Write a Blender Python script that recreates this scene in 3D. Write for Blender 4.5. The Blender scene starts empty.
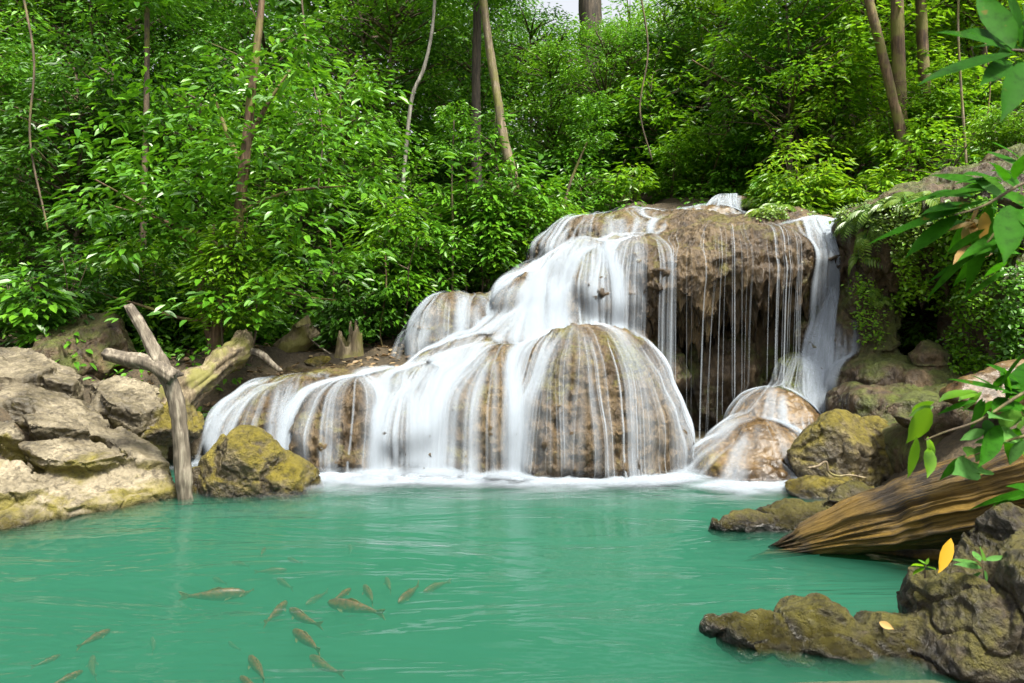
import bpy, bmesh, math, random
import numpy as np
from mathutils import Vector, Matrix
from mathutils.bvhtree import BVHTree

S = bpy.context.scene
COL = S.collection
R = math.radians
# ------------------------------------------------------------------ camera
F, HZ, CH = 720.0, 300.0, 2.0          # focal length in pixels, horizon row, eye height over the water
cam = bpy.data.objects.new('camera', bpy.data.cameras.new('camera'))
COL.objects.link(cam)
cam.location = (0, 0, CH)
cam.rotation_euler = (R(90), 0, 0)
cam.data.sensor_width = 36
cam.data.lens = F / 1024 * 36
cam.data.shift_y = -(341.5 - HZ) / 1024
cam.data.clip_start = 0.05
cam.data.clip_end = 400
cam.data.dof.use_dof = True
cam.data.dof.focus_distance = 8.5
cam.data.dof.aperture_fstop = 5.6
S.camera = cam
# ------------------------------------------------------------------ light
SUN_EL, SUN_AZ = 64.0, 142.0            # azimuth: 90 = right of the camera, 180 = behind it
w = bpy.data.worlds.new('World'); S.world = w; w.use_nodes = True
nt = w.node_tree
sky = nt.nodes.new('ShaderNodeTexSky'); sky.sky_type = 'NISHITA'; sky.sun_disc = False
sky.sun_elevation = R(SUN_EL); sky.sun_rotation = R(SUN_AZ)
sky.air_density = 1.0; sky.dust_density = 6.0; sky.ozone_density = 1.0
hs = nt.nodes.new('ShaderNodeHueSaturation'); hs.inputs['Saturation'].default_value = 0.22
nt.links.new(sky.outputs[0], hs.inputs['Color'])
nt.links.new(hs.outputs[0], nt.nodes['Background'].inputs[0])
nt.nodes['Background'].inputs[1].default_value = 0.145
sun = bpy.data.objects.new('sun', bpy.data.lights.new('sun', 'SUN')); COL.objects.link(sun)
sun.data.energy = 4.4; sun.data.angle = R(9); sun.data.color = (1, .94, .82)
az = R(SUN_AZ); el = R(SUN_EL)
sd = Vector((math.sin(az) * math.cos(el), math.cos(az) * math.cos(el), math.sin(el)))
sun.rotation_euler = (-sd).to_track_quat('-Z', 'Y').to_euler()
S.view_settings.view_transform = 'Standard'; S.view_settings.look = 'None'
S.view_settings.exposure = 1.2; S.view_settings.gamma = 1
S.view_settings.use_curve_mapping = False
S.render.engine = 'CYCLES'
cy = S.cycles
cy.use_denoising = True; cy.denoiser = 'OPENIMAGEDENOISE'; cy.denoising_prefilter = 'ACCURATE'
cy.max_bounces = 8; cy.diffuse_bounces = 3; cy.glossy_bounces = 2; cy.transmission_bounces = 4
cy.volume_bounces = 2; cy.transparent_max_bounces = 40
cy.caustics_reflective = False; cy.caustics_refractive = False
cy.sample_clamp_indirect = 6
cy.use_adaptive_sampling = False

# ------------------------------------------------------------------ helpers
def P(px, py, Y):
    return np.array([(px - 512) / F * Y, Y, CH - (py - HZ) / F * Y])

_rs = np.random.RandomState(7)
_perm = _rs.permutation(256); _perm = np.concatenate([_perm, _perm, _perm])
_grad = _rs.normal(size=(256, 3)); _grad /= np.linalg.norm(_grad, axis=1)[:, None]
def noise(p, seed=0):
    p = np.asarray(p, float) + seed * 17.31
    i = np.floor(p).astype(int); f = p - i; i &= 255
    u = f * f * f * (f * (f * 6 - 15) + 10)
    out = 0
    for dx in (0, 1):
        for dy in (0, 1):
            for dz in (0, 1):
                h = _perm[_perm[_perm[(i[:, 0] + dx) & 255] + ((i[:, 1] + dy) & 255)] + ((i[:, 2] + dz) & 255)]
                g = _grad[h]
                d = (g * (f - np.array([dx, dy, dz]))).sum(1)
                wx = u[:, 0] if dx else 1 - u[:, 0]
                wy = u[:, 1] if dy else 1 - u[:, 1]
                wz = u[:, 2] if dz else 1 - u[:, 2]
                out = out + d * wx * wy * wz
    return out * 1.6
def fbm(p, octaves=4, seed=0, gain=.5, ridged=False):
    p = np.asarray(p, float); a = 1; s = 0
    for k in range(octaves):
        n = noise(p, seed + k)
        s = s + a * ((1 - 2 * np.abs(n)) if ridged else n)
        p = p * 2.03; a *= gain
    return s
def sstep(a, b, x):
    t = np.clip((x - a) / (b - a), 0, 1); return t * t * (3 - 2 * t)

def mk_mesh(name, V, faces_list, smooth=True, attrs=None):
    """faces_list: list of int arrays (n,3) or (n,4)."""
    me = bpy.data.meshes.new(name)
    V = np.asarray(V, np.float32)
    me.vertices.add(len(V)); me.vertices.foreach_set('co', V.ravel())
    loops = np.concatenate([np.asarray(f).ravel() for f in faces_list]).astype(np.int32)
    tot = np.concatenate([np.full(len(f), np.asarray(f).shape[1]) for f in faces_list]).astype(np.int32)
    st = np.concatenate([[0], np.cumsum(tot)[:-1]]).astype(np.int32)
    me.loops.add(len(loops)); me.loops.foreach_set('vertex_index', loops)
    me.polygons.add(len(tot)); me.polygons.foreach_set('loop_start', st)
    me.polygons.foreach_set('use_smooth', np.full(len(tot), smooth))
    me.update(calc_edges=True)
    for k, v in (attrs or {}).items():
        a = me.attributes.new(k, 'FLOAT', 'POINT'); a.data.foreach_set('value', np.asarray(v, np.float32))
    return me
def obj(name, me, mat=None, parent=None, loc=None):
    o = bpy.data.objects.new(name, me); COL.objects.link(o)
    if mat is not None and me is not None:
        if not me.materials: me.materials.append(mat)
    if parent is not None: o.parent = parent
    if loc is not None: o.location = loc
    return o
def tag(o, label, cat, group=None, kind=None):
    o['label'] = label; o['category'] = cat
    if group: o['group'] = group
    if kind: o['kind'] = kind
    return o
def struct(o): o['kind'] = 'structure'; return o

_ico = {}
def ico(n):
    if n not in _ico:
        bm = bmesh.new(); bmesh.ops.create_icosphere(bm, subdivisions=n, radius=1)
        _ico[n] = (np.array([v.co[:] for v in bm.verts]), np.array([[v.index for v in f.verts] for f in bm.faces]))
        bm.free()
    return _ico[n]
def rotm(rx=0, ry=0, rz=0):
    return np.array(Matrix.Rotation(R(rz), 3, 'Z') @ Matrix.Rotation(R(ry), 3, 'Y') @ Matrix.Rotation(R(rx), 3, 'X'))
def blob(c, r, e=2.4, rot=(0, 0, 0), n=4):
    v, f = ico(n)
    s = (np.abs(v) ** e).sum(1) ** (-1 / e)
    return (v * s[:, None] * np.array(r)) @ rotm(*rot).T + np.array(c), f
def facet(c, r, seed, cuts=14, rot=(0, 0, 0), n=5, lo=.55, hi=.95):
    """a rock broken along flat faces"""
    v, f = ico(n); v = v.copy() * 1.05
    rr = np.random.RandomState(seed)
    for k in range(cuts):
        d = rr.normal(size=3); d /= np.linalg.norm(d)
        t = rr.uniform(lo, hi)
        over = np.maximum(0, v @ d - t)
        v -= over[:, None] * d
    return (v * np.array(r)) @ rotm(*rot).T + np.array(c), f
def join(parts):
    V = []; Fc = []; o = 0
    for v, f in parts:
        V.append(v); Fc.append(f + o); o += len(v)
    return np.concatenate(V), np.concatenate(Fc)
def remesh(parts, voxel, smooth=2):
    V, f = join(parts)
    me = mk_mesh('tmp', V, [f]); o = bpy.data.objects.new('tmp', me); COL.objects.link(o)
    m = o.modifiers.new('r', 'REMESH'); m.mode = 'VOXEL'; m.voxel_size = voxel
    if smooth:
        s = o.modifiers.new('s', 'SMOOTH'); s.iterations = smooth; s.factor = .5
    dg = bpy.context.evaluated_depsgraph_get(); dg.update()
    e = o.evaluated_get(dg); m2 = e.to_mesh()
    n = len(m2.vertices); V = np.empty(n * 3); m2.vertices.foreach_get('co', V)
    tot = np.empty(len(m2.polygons), int); m2.polygons.foreach_get('loop_total', tot)
    L = np.empty(len(m2.loops), int); m2.loops.foreach_get('vertex_index', L)
    e.to_mesh_clear(); bpy.data.objects.remove(o); bpy.data.meshes.remove(me)
    assert (tot == 4).all()
    return V.reshape(-1, 3), L.reshape(-1, 4)
def normals(V, Fc):
    N = np.zeros_like(V)
    a = V[Fc[:, 2]] - V[Fc[:, 0]]
    b = (V[Fc[:, 3]] if Fc.shape[1] == 4 else V[Fc[:, 2]]) - V[Fc[:, 1]]
    n = np.cross(a, b)
    for k in range(Fc.shape[1]): np.add.at(N, Fc[:, k], n)
    return N / (np.linalg.norm(N, axis=1)[:, None] + 1e-9)
COLLIDE = []
def rockobj(name, V, Fc, mat, collide=False):
    c = np.array([V[:, 0].mean(), V[:, 1].mean(), max(V[:, 2].min(), -.3)])
    o = obj(name, mk_mesh(name, V - c, [Fc]), mat, loc=c)
    if collide: COLLIDE.append((V, Fc))
    return o
def tubes(paths, sides=6):
    """paths: list of (points (n,3), radii (n)) -> V, F"""
    V = []; Fc = []; o = 0
    for pts, rad in paths:
        pts = np.asarray(pts, float); n = len(pts); rad = np.broadcast_to(rad, n)
        t = np.gradient(pts, axis=0); t /= np.linalg.norm(t, axis=1)[:, None] + 1e-9
        ref = np.array([0, 0, 1.]) if abs(t[:, 2]).mean() < .8 else np.array([0, 1., 0])
        a = np.cross(t, ref); a /= np.linalg.norm(a, axis=1)[:, None] + 1e-9
        b = np.cross(t, a)
        th = np.arange(sides) / sides * 2 * np.pi
        ring = pts[:, None] + rad[:, None, None] * (np.cos(th)[None, :, None] * a[:, None] + np.sin(th)[None, :, None] * b[:, None])
        V.append(ring.reshape(-1, 3))
        i = np.arange(n - 1)[:, None] * sides; j = np.arange(sides)[None]; k = (j + 1) % sides
        Fc.append((np.stack([i + j, i + k, i + sides + k, i + sides + j], -1) + o).reshape(-1, 4))
        V.append(pts[[-1]] + t[[-1]] * rad[-1] * .5); V.append(pts[[0]])
        base = o + (n - 1) * sides; tip = o + n * sides
        jj = np.arange(sides)
        Fc.append(np.stack([base + jj, base + (jj + 1) % sides, np.full(sides, tip), np.full(sides, tip)], -1))
        Fc.append(np.stack([o + (jj + 1) % sides, o + jj, np.full(sides, tip + 1), np.full(sides, tip + 1)], -1))
        o += n * sides + 2
    V = np.concatenate(V); Fc = np.concatenate(Fc)
    tri = Fc[Fc[:, 2] == Fc[:, 3]][:, :3]; quad = Fc[Fc[:, 2] != Fc[:, 3]]
    return V, [quad, tri]
def curve(pts, n=12):
    """Catmull-Rom through points"""
    p = np.asarray(pts, float); p = np.concatenate([[2 * p[0] - p[1]], p, [2 * p[-1] - p[-2]]])
    out = []
    for k in range(1, len(p) - 2):
        t = np.linspace(0, 1, n, endpoint=False)[:, None]
        a, b, c, d = p[k - 1:k + 3]
        out.append(.5 * (2 * b + (c - a) * t + (2 * a - 5 * b + 4 * c - d) * t ** 2 + (3 * b - a - 3 * c + d) * t ** 3))
    out.append(p[-2][None]); return np.concatenate(out)

# ------------------------------------------------------------------ materials
class NT:
    def __init__(self, name):
        self.m = bpy.data.materials.new(name); self.m.use_nodes = True
        self.t = self.m.node_tree; self.t.nodes.clear()
        self.out = self.n('ShaderNodeOutputMaterial')
    def n(self, ty, **kw):
        x = self.t.nodes.new(ty)
        for k, v in kw.items(): setattr(x, k, v)
        return x
    def l(self, a, b): self.t.links.new(a, b)
    def val(self, x, sock):
        if hasattr(x, 'is_output'): self.l(x, sock)
        else: sock.default_value = x
    def coords(self, scale=(1, 1, 1), kind='Object'):
        c = self.n('ShaderNodeTexCoord'); m = self.n('ShaderNodeMapping')
        m.inputs['Scale'].default_value = scale
        self.l(c.outputs[kind], m.inputs[0]); return m.outputs[0]
    def noise(self, vec, scale, detail=6, rough=.55, dist=0):
        x = self.n('ShaderNodeTexNoise'); self.l(vec, x.inputs['Vector'])
        x.inputs['Scale'].default_value = scale; x.inputs['Detail'].default_value = detail
        x.inputs['Roughness'].default_value = rough; x.inputs['Distortion'].default_value = dist
        return x.outputs[0]
    def ramp(self, fac, stops):
        x = self.n('ShaderNodeValToRGB'); self.l(fac, x.inputs[0])
        while len(x.color_ramp.elements) < len(stops): x.color_ramp.elements.new(.5)
        for e, (p, c) in zip(x.color_ramp.elements, stops):
            e.position = p; e.color = (*c, 1) if hasattr(c, '__len__') else (c, c, c, 1)
        return x.outputs[0]
    def math(self, op, a, b=0, clamp=False):
        x = self.n('ShaderNodeMath', operation=op, use_clamp=clamp)
        self.val(a, x.inputs[0]); self.val(b, x.inputs[1]); return x.outputs[0]
    def mix(self, fac, a, b, blend='MIX'):
        x = self.n('ShaderNodeMix', data_type='RGBA', blend_type=blend)
        self.val(fac, x.inputs[0])
        self.val((*a, 1) if isinstance(a, tuple) else a, x.inputs[6]); self.val((*b, 1) if isinstance(b, tuple) else b, x.inputs[7])
        return x.outputs[2]
    def bump(self, h, strength=.5, dist=.02, nrm=None):
        x = self.n('ShaderNodeBump'); self.l(h, x.inputs['Height'])
        x.inputs['Strength'].default_value = strength; x.inputs['Distance'].default_value = dist
        if nrm is not None: self.l(nrm, x.inputs['Normal'])
        return x.outputs[0]
    def bsdf(self, col, rough=.6, nrm=None, spec=.5):
        b = self.n('ShaderNodeBsdfPrincipled')
        self.val((*col, 1) if isinstance(col, tuple) else col, b.inputs['Base Color'])
        self.val(rough, b.inputs['Roughness']); b.inputs['Specular IOR Level'].default_value = spec
        if nrm is not None: self.l(nrm, b.inputs['Normal'])
        return b
    def done(self, sh): self.l(sh, self.out.inputs[0]); return self.m

def rock_mat(name, dark, mid, light, moss=(.16, .14, .02), moss_amt=.0, moss_up=.4, streak=(1, 1, 1), scale=1.6, bump=.6,
             rough=.55, wet_z=None, fine=14, crust=.5, moss_low=None):
    t = NT(name)
    v = t.coords(streak); vo = t.coords()
    geo = t.n('ShaderNodeNewGeometry'); sep = t.n('ShaderNodeSeparateXYZ'); t.l(geo.outputs['Normal'], sep.inputs[0])
    psep = t.n('ShaderNodeSeparateXYZ'); t.l(geo.outputs['Position'], psep.inputs[0])
    a = t.noise(v, scale, 9, .62, .3); b = t.noise(v, scale * 4.5, 6, .65)
    f = t.math('ADD', t.math('MULTIPLY', a, .65), t.math('MULTIPLY', b, .35))
    col = t.ramp(f, [(.33, dark), (.47, mid), (.62, light)])
    # fine speckle of lichen and grime
    sp = t.noise(vo, fine * 2.2, 4, .7)
    col = t.mix(t.ramp(sp, [(.35, .55), (.62, 0.)]), col, tuple(x * .35 for x in mid))
    hgt = t.noise(v, fine * .55, 8, .68)
    vor = t.n('ShaderNodeTexVoronoi'); t.l(v, vor.inputs['Vector']); vor.inputs['Scale'].default_value = fine
    h = t.math('ADD', t.math('MULTIPLY', hgt, 1.3), t.math('MULTIPLY', vor.outputs['Distance'], crust))
    col = t.mix(t.ramp(hgt, [(.36, .75), (.5, 0.)]), col, t.mix(1., col, (.22, .19, .15), 'MULTIPLY'))      # darker where the height noise is low
    if moss_amt > 0:
        mn = t.noise(vo, 1.7, 7, .65, .5)
        m = t.math('ADD', mn, t.math('MULTIPLY', sep.outputs[2], moss_up))
        if moss_low is not None:      # moss belongs to the damp zone near the water
            zr = t.n('ShaderNodeMapRange'); t.l(psep.outputs[2], zr.inputs[0])
            zr.inputs[1].default_value = moss_low[0]; zr.inputs[2].default_value = moss_low[1]
            zr.inputs[3].default_value = moss_low[2]; zr.inputs[4].default_value = moss_low[3]
            m = t.math('ADD', m, zr.outputs[0])
        mf = t.ramp(m, [(1.0 - moss_amt, 0.), (min(1, 1.16 - moss_amt), .92)])
        mc = t.ramp(t.noise(vo, 9, 5, .7), [(.32, tuple(x * .35 for x in moss)), (.5, moss), (.68, (moss[0] * 1.35, moss[1] * 1.35, moss[2] * 1.1))])
        col = t.mix(mf, col, mc)
        h = t.math('ADD', h, t.math('MULTIPLY', t.math('MULTIPLY', mf, t.noise(vo, 40, 4, .7)), .9))
    wz = t.math('ADD', psep.outputs[2], t.math('MULTIPLY', t.math('SUBTRACT', a, .5), .35))
    wet = t.ramp(wz, [(.03, 1.), (.13, 0.)])            # the wet band at the waterline
    col = t.mix(wet, col, t.mix(1., col, (.38, .36, .33), 'MULTIPLY'))
    rg = t.math('SUBTRACT', t.ramp(a, [(.35, rough - .2), (.65, rough + .15)]), t.math('MULTIPLY', wet, .22))
    b = t.bsdf(col, rg, t.bump(h, min(1, bump * 1.25), .06))
    return t.done(b.outputs[0])

M = {}
M['travertine'] = rock_mat('travertine', (.012, .0065, .0022), (.06, .036, .012), (.16, .108, .046), streak=(1, 1, .35), scale=1.5, bump=.8, rough=.5,
                           moss=(.13, .12, .02), moss_amt=.42, moss_up=.1, fine=16, crust=.7)
M['smooth_travertine'] = rock_mat('smooth_travertine', (.03, .017, .006), (.1, .062, .024), (.18, .12, .052), scale=1.3, bump=.35, rough=.4,
                                  moss=(.13, .105, .02), moss_amt=.4, moss_up=.05, fine=9)
M['limestone'] = rock_mat('limestone', (.016, .013, .007), (.11, .09, .052), (.27, .232, .155), scale=1.1, bump=.55, rough=.65, moss=(.13, .11, .012),
                          moss_amt=.45, moss_up=-.12, moss_low=(0, 1.5, .2, -.14), fine=12)
M['mossy'] = rock_mat('mossy', (.02, .014, .006), (.08, .06, .025), (.17, .135, .06), moss=(.145, .118, .01), moss_amt=.53, moss_up=.22, scale=2.2, bump=1., fine=16)
M['dark_rock'] = rock_mat('dark_rock', (.008, .006, .003), (.03, .022, .01), (.08, .06, .03), moss=(.075, .066, .006), moss_amt=.5, moss_up=.2, scale=2.5, bump=.9, fine=18)
M['cliff'] = rock_mat('cliff', (.01, .006, .0025), (.05, .031, .012), (.13, .086, .038), streak=(1, 1, .5), moss=(.08, .1, .015), moss_amt=.5, moss_up=.1,
                      scale=1.6, bump=.8, fine=15)

def soil_mat():
    t = NT('forest_soil'); v = t.coords()
    a = t.noise(v, 1.2, 8, .6); b = t.noise(v, 22, 5, .7)
    col = t.ramp(t.math('ADD', t.math('MULTIPLY', a, .5), t.math('MULTIPLY', b, .5)),
                 [(.35, (.018, .013, .007)), (.5, (.06, .042, .022)), (.65, (.13, .09, .045))])
    return t.done(t.bsdf(col, .85, t.bump(b, .8, .05)).outputs[0])
M['soil'] = soil_mat()
def bed_mat():
    t = NT('pool_bed'); v = t.coords()
    col = t.ramp(t.noise(v, 1.4, 7, .6), [(.35, (.16, .12, .06)), (.65, (.36, .29, .17))])
    return t.done(t.bsdf(col, .8).outputs[0])
def ground_mat():
    t = NT('ground')
    v = t.coords()
    geo = t.n('ShaderNodeNewGeometry'); s = t.n('ShaderNodeSeparateXYZ'); t.l(geo.outputs['Position'], s.inputs[0])
    a = t.noise(v, 1.2, 8, .6); b = t.noise(v, 22, 5, .7)
    soil = t.ramp(t.math('ADD', t.math('MULTIPLY', a, .5), t.math('MULTIPLY', b, .5)),
                  [(.35, (.018, .013, .007)), (.5, (.055, .04, .021)), (.65, (.12, .085, .043))])
    bed = t.ramp(a, [(.35, (.05, .04, .018)), (.65, (.12, .093, .045))])
    z = t.math('ADD', s.outputs[2], t.math('MULTIPLY', a, .2))
    col = t.mix(t.ramp(z, [(.1, 0.), (.3, 1.)]), bed, soil)
    return t.done(t.bsdf(col, .85, t.bump(b, .8, .05)).outputs[0])
M['ground'] = ground_mat()

def pool_mat():
    t = NT('pool_water')
    v = t.coords((1, 1.9, 1)); v2 = t.coords((1, 2.4, 1))
    h = t.math('ADD', t.noise(v, 2.2, 3, .5, .6), t.math('MULTIPLY', t.noise(v2, 11, 4, .6, .5), .55))
    nb = t.bump(h, 1., .13)
    tr = t.n('ShaderNodeBsdfTransparent')
    gl = t.n('ShaderNodeBsdfGlossy'); gl.inputs['Roughness'].default_value = .07; t.l(nb, gl.inputs['Normal'])
    fr = t.n('ShaderNodeFresnel'); fr.inputs['IOR'].default_value = 1.33; t.l(nb, fr.inputs['Normal'])
    mx = t.n('ShaderNodeMixShader'); t.l(fr.outputs[0], mx.inputs[0]); t.l(tr.outputs[0], mx.inputs[1]); t.l(gl.outputs[0], mx.inputs[2])
    pv = t.n('ShaderNodeVolumePrincipled')
    pv.inputs['Color'].default_value = (.095, .385, .262, 1)
    pv.inputs['Absorption Color'].default_value = (0, 0, 0, 1)
    pv.inputs['Density'].default_value = 2.6
    pv.inputs['Anisotropy'].default_value = .1
    t.l(pv.outputs[0], t.out.inputs[1])
    return t.done(mx.outputs[0])
M['pool'] = pool_mat()

def fall_mat(name='falling_water', gain=1.0):
    t = NT(name)
    at = t.n('ShaderNodeAttribute', attribute_name='alpha')
    col = (.4, .45, .5)
    d = t.n('ShaderNodeBsdfDiffuse'); d.inputs[0].default_value = (*col, 1)
    s = t.n('ShaderNodeBsdfTranslucent'); s.inputs[0].default_value = (*col, 1)
    up = t.n('ShaderNodeCombineXYZ'); up.inputs[1].default_value = -.55; up.inputs[2].default_value = .83
    t.l(up.outputs[0], d.inputs['Normal'])            # spray scatters light as a mass: its facets do not shade one by one
    m1 = t.n('ShaderNodeMixShader'); m1.inputs[0].default_value = .3; t.l(d.outputs[0], m1.inputs[1]); t.l(s.outputs[0], m1.inputs[2])
    tr = t.n('ShaderNodeBsdfTransparent')
    m = t.n('ShaderNodeMixShader'); t.l(t.math('MULTIPLY', at.outputs['Fac'], gain, True), m.inputs[0])
    t.l(tr.outputs[0], m.inputs[1]); t.l(m1.outputs[0], m.inputs[2])
    return t.done(m.outputs[0])
M['fall'] = fall_mat()

def leaf_mat(name, c1, c2, c3, trans=.35, rough=.38, spec=.5, mottle=False):
    t = NT(name)
    geo = t.n('ShaderNodeNewGeometry'); oi = t.n('ShaderNodeObjectInfo')
    r = t.math('ADD', t.math('MULTIPLY', geo.outputs['Random Per Island'], .6), t.math('MULTIPLY', oi.outputs['Random'], .4))
    col = t.ramp(r, [(.12, c1), (.5, c2), (.88, c3)])
    if mottle:
        col = t.mix(1., col, t.ramp(t.noise(t.coords(), 34, 5, .7), [(.3, .45), (.48, .95), (.7, 1.15)]), 'MULTIPLY')
        col = t.mix(t.ramp(t.noise(t.coords(), 21, 3, .6), [(.66, 0.), (.72, .7)]), col, (.16, .1, .02))
    b = t.bsdf(col, rough, spec=spec)
    tl = t.n('ShaderNodeBsdfTranslucent')
    t.l(t.mix(.5, col, t.mix(1., col, (1.5, 1.25, .4), 'MULTIPLY')), tl.inputs[0])
    m = t.n('ShaderNodeMixShader'); m.inputs[0].default_value = trans
    t.l(b.outputs[0], m.inputs[1]); t.l(tl.outputs[0], m.inputs[2])
    return t.done(m.outputs[0])
M['leaf_dark'] = leaf_mat('leaf_dark', (.025, .09, .008), (.048, .15, .011), (.09, .23, .02))
M['leaf_mid'] = leaf_mat('leaf_mid', (.042, .15, .007), (.085, .245, .011), (.15, .34, .02))
M['leaf_bright'] = leaf_mat('leaf_bright', (.075, .21, .007), (.14, .32, .011), (.23, .43, .02), .5)
M['leaf_yellow'] = leaf_mat('leaf_yellow', (.085, .23, .008), (.16, .34, .014), (.27, .44, .025), .5)  # yellow-green glow of backlit leaves put into the base colour
M['fern'] = leaf_mat('fern', (.06, .13, .012), (.11, .21, .02), (.2, .3, .03), .4)
M['litter'] = leaf_mat('litter', (.1, .06, .03), (.2, .13, .06), (.33, .26, .14), .1, .6)
def bark_mat(name, a, b, moss=0., sc=3.):
    t = NT(name); v = t.coords((6, 6, .8)); vo = t.coords()
    n = t.noise(v, sc, 8, .65, .4); n2 = t.noise(vo, 2.5, 5, .6)
    col = t.ramp(n, [(.32, tuple(x * .35 for x in a)), (.5, a), (.66, b)])
    if moss: col = t.mix(t.ramp(n2, [(.62 - moss * .3, 0.), (.74 - moss * .3, .85)]), col, (.13, .125, .025))
    return t.done(t.bsdf(col, .8, t.bump(n, .8, .02)).outputs[0])
M['bark'] = bark_mat('bark', (.07, .05, .03), (.16, .115, .07), .3)
M['bark_warm'] = bark_mat('bark_warm', (.085, .05, .025), (.2, .13, .07), .5)
M['bark_pale'] = bark_mat('bark_pale', (.13, .1, .06), (.28, .23, .15), .5)
M['bark_grey'] = bark_mat('bark_grey', (.15, .14, .115), (.32, .3, .26), .2)
M['bark_dark'] = bark_mat('bark_dark', (.04, .03, .02), (.1, .075, .05))
# ------------------------------------------------------------------ the ground: one sheet from the pool bed up the wooded slope
def ground_z(x, y):
    x = np.asarray(x, float); y = np.asarray(y, float)
    s = np.maximum.reduce([(y - 9.2 - 1.6 * sstep(-1, 2, x)) / 1.2, (-4.75 - x) / 1.3, (x - 3.4 - .18 * (y - 4)) / 1.6, (-.6 - y) / 1.5])
    base = -1.1 + sstep(-1.2, 1.0, s) * 2.15
    back = np.clip(y - 11.5 + .25 * np.minimum(0, x + 3), 0, 26)
    z = base + back * .36 + np.maximum(0, back - 22) * .1
    z += sstep(1.2, 2.6, x) * sstep(11.3, 13.0, y) * 1.6            # bank above the falls
    z += sstep(5.2, 8.5, x) * sstep(2, 6, y) * 1.7
    z += np.maximum(0, -6.5 - x) * .3 + np.maximum(0, x - 8) * .3
    # shelf of bedrock just under the surface in the near right corner
    k = sstep(-1.8, -.2, x - .8 - 1.0 * (y - 3.76)) * sstep(4.9, 3.8, y) * (z < -.1) * (x < 3.5)
    z = z * (1 - k) - (.04 + .14 * sstep(.9, -1.0, x - .8 - 1.0 * (y - 3.76))) * k
    z -= sstep(24, 34, y) * np.exp(-((x / np.maximum(y, 1) * F - 110) / 130) ** 2) * 7
    return z
gx = np.concatenate([np.linspace(-60, -9, 30, endpoint=False), np.linspace(-9, 9, 150, endpoint=False), np.linspace(9, 60, 31)])
gy = np.concatenate([np.linspace(-30, -2, 16, endpoint=False), np.linspace(-2, 16, 150, endpoint=False), np.linspace(16, 90, 60)])
GX, GY = np.meshgrid(gx, gy)
pp = np.stack([GX.ravel(), GY.ravel(), np.zeros(GX.size)], 1)
gz = ground_z(pp[:, 0], pp[:, 1])
gz = gz + (fbm(pp * .5, 4, 3) * .28 + fbm(pp * 2.2, 3, 5) * .07) * np.where((gz < .02) & (gz > -.5), .1, 1.)
gz = np.where((pp[:, 1] < 8.6) & (np.abs(pp[:, 0]) < 3), np.minimum(gz, -.03), gz)
nx, ny = len(gx), len(gy)
ii = (np.arange(ny - 1)[:, None] * nx + np.arange(nx - 1)[None]).ravel()
GF = np.stack([ii, ii + 1, ii + nx + 1, ii + nx], 1)
GV = np.stack([pp[:, 0], pp[:, 1], gz], 1)
ground = struct(obj('ground', mk_mesh('ground', GV, [GF]), M['ground']))
GB = BVHTree.FromPolygons([tuple(v) for v in GV], [tuple(f) for f in GF])
def gz_at(x, y):
    h = GB.ray_cast(Vector((x, y, 60)), Vector((0, 0, -1)))[0]
    return h.z if h else 0.

# the pool: a closed body of milky turquoise water
wx = np.linspace(-16, 7, 2); wy = np.linspace(-7, 9.6, 2)
bm = bmesh.new(); bmesh.ops.create_cube(bm, size=1)
me = bpy.data.meshes.new('water'); bm.to_mesh(me); bm.free()
pool = struct(obj('water', me, M['pool']))
pool.scale = (24, 17, 2.2); pool.location = (-4, 1.6, -1.1)

# ------------------------------------------------------------------ travertine terraces
def travertine(name, parts, mat, label, voxel=.03, amp=.09, rib=.05, seed=1, drip=0., cat='rock', collide=True, smooth=3):
    V, Fc = remesh(parts, voxel, smooth)
    N = normals(V, Fc)
    side = 1 - np.abs(N[:, 2])
    d = fbm(V * 1.5, 4, seed) * amp * 1.3
    if collide: COLLIDE.append((V + N * (fbm(V * 1.5, 2, seed) * amp * 1.3 + .026)[:, None], Fc))
    d += (fbm(V * np.array([5.5, 5.5, 1.1]), 3, seed + 9, ridged=True) - .75) * rib * side      # drip ribs down the faces
    d += fbm(V * 7., 3, seed + 20) * .022
    d += (fbm(V * np.array([1.3, 1.3, 6.]) + fbm(V * 1.1, 2, seed + 3)[:, None] * .5, 2, seed + 13, ridged=True) - .6) * .03 * side      # rims built up ledge by ledge
    V = V + N * d[:, None]
    if drip:
        under = np.clip(-N[:, 2] - .05, 0, 1) * 1.2
        st = np.maximum(0, fbm(V * np.array([7, 7, .01]), 2, seed + 31) + .15)
        V[:, 2] -= under * st * drip
        V[:, 2] -= under * np.maximum(0, fbm(V * np.array([19, 19, .01]), 2, seed + 37)) * drip * .5
    N = normals(V, Fc)
    crust = fbm(V * 12 + fbm(V * 5, 2, seed + 44)[:, None], 3, seed + 42, ridged=True)
    V = V + N * (fbm(V * 16, 2, seed + 41) * .009 - np.maximum(0, crust - .75) * .03)[:, None]      # pits and cauliflower crust
    o = rockobj(name, V, Fc, mat)
    return tag(o, label, cat)

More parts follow.
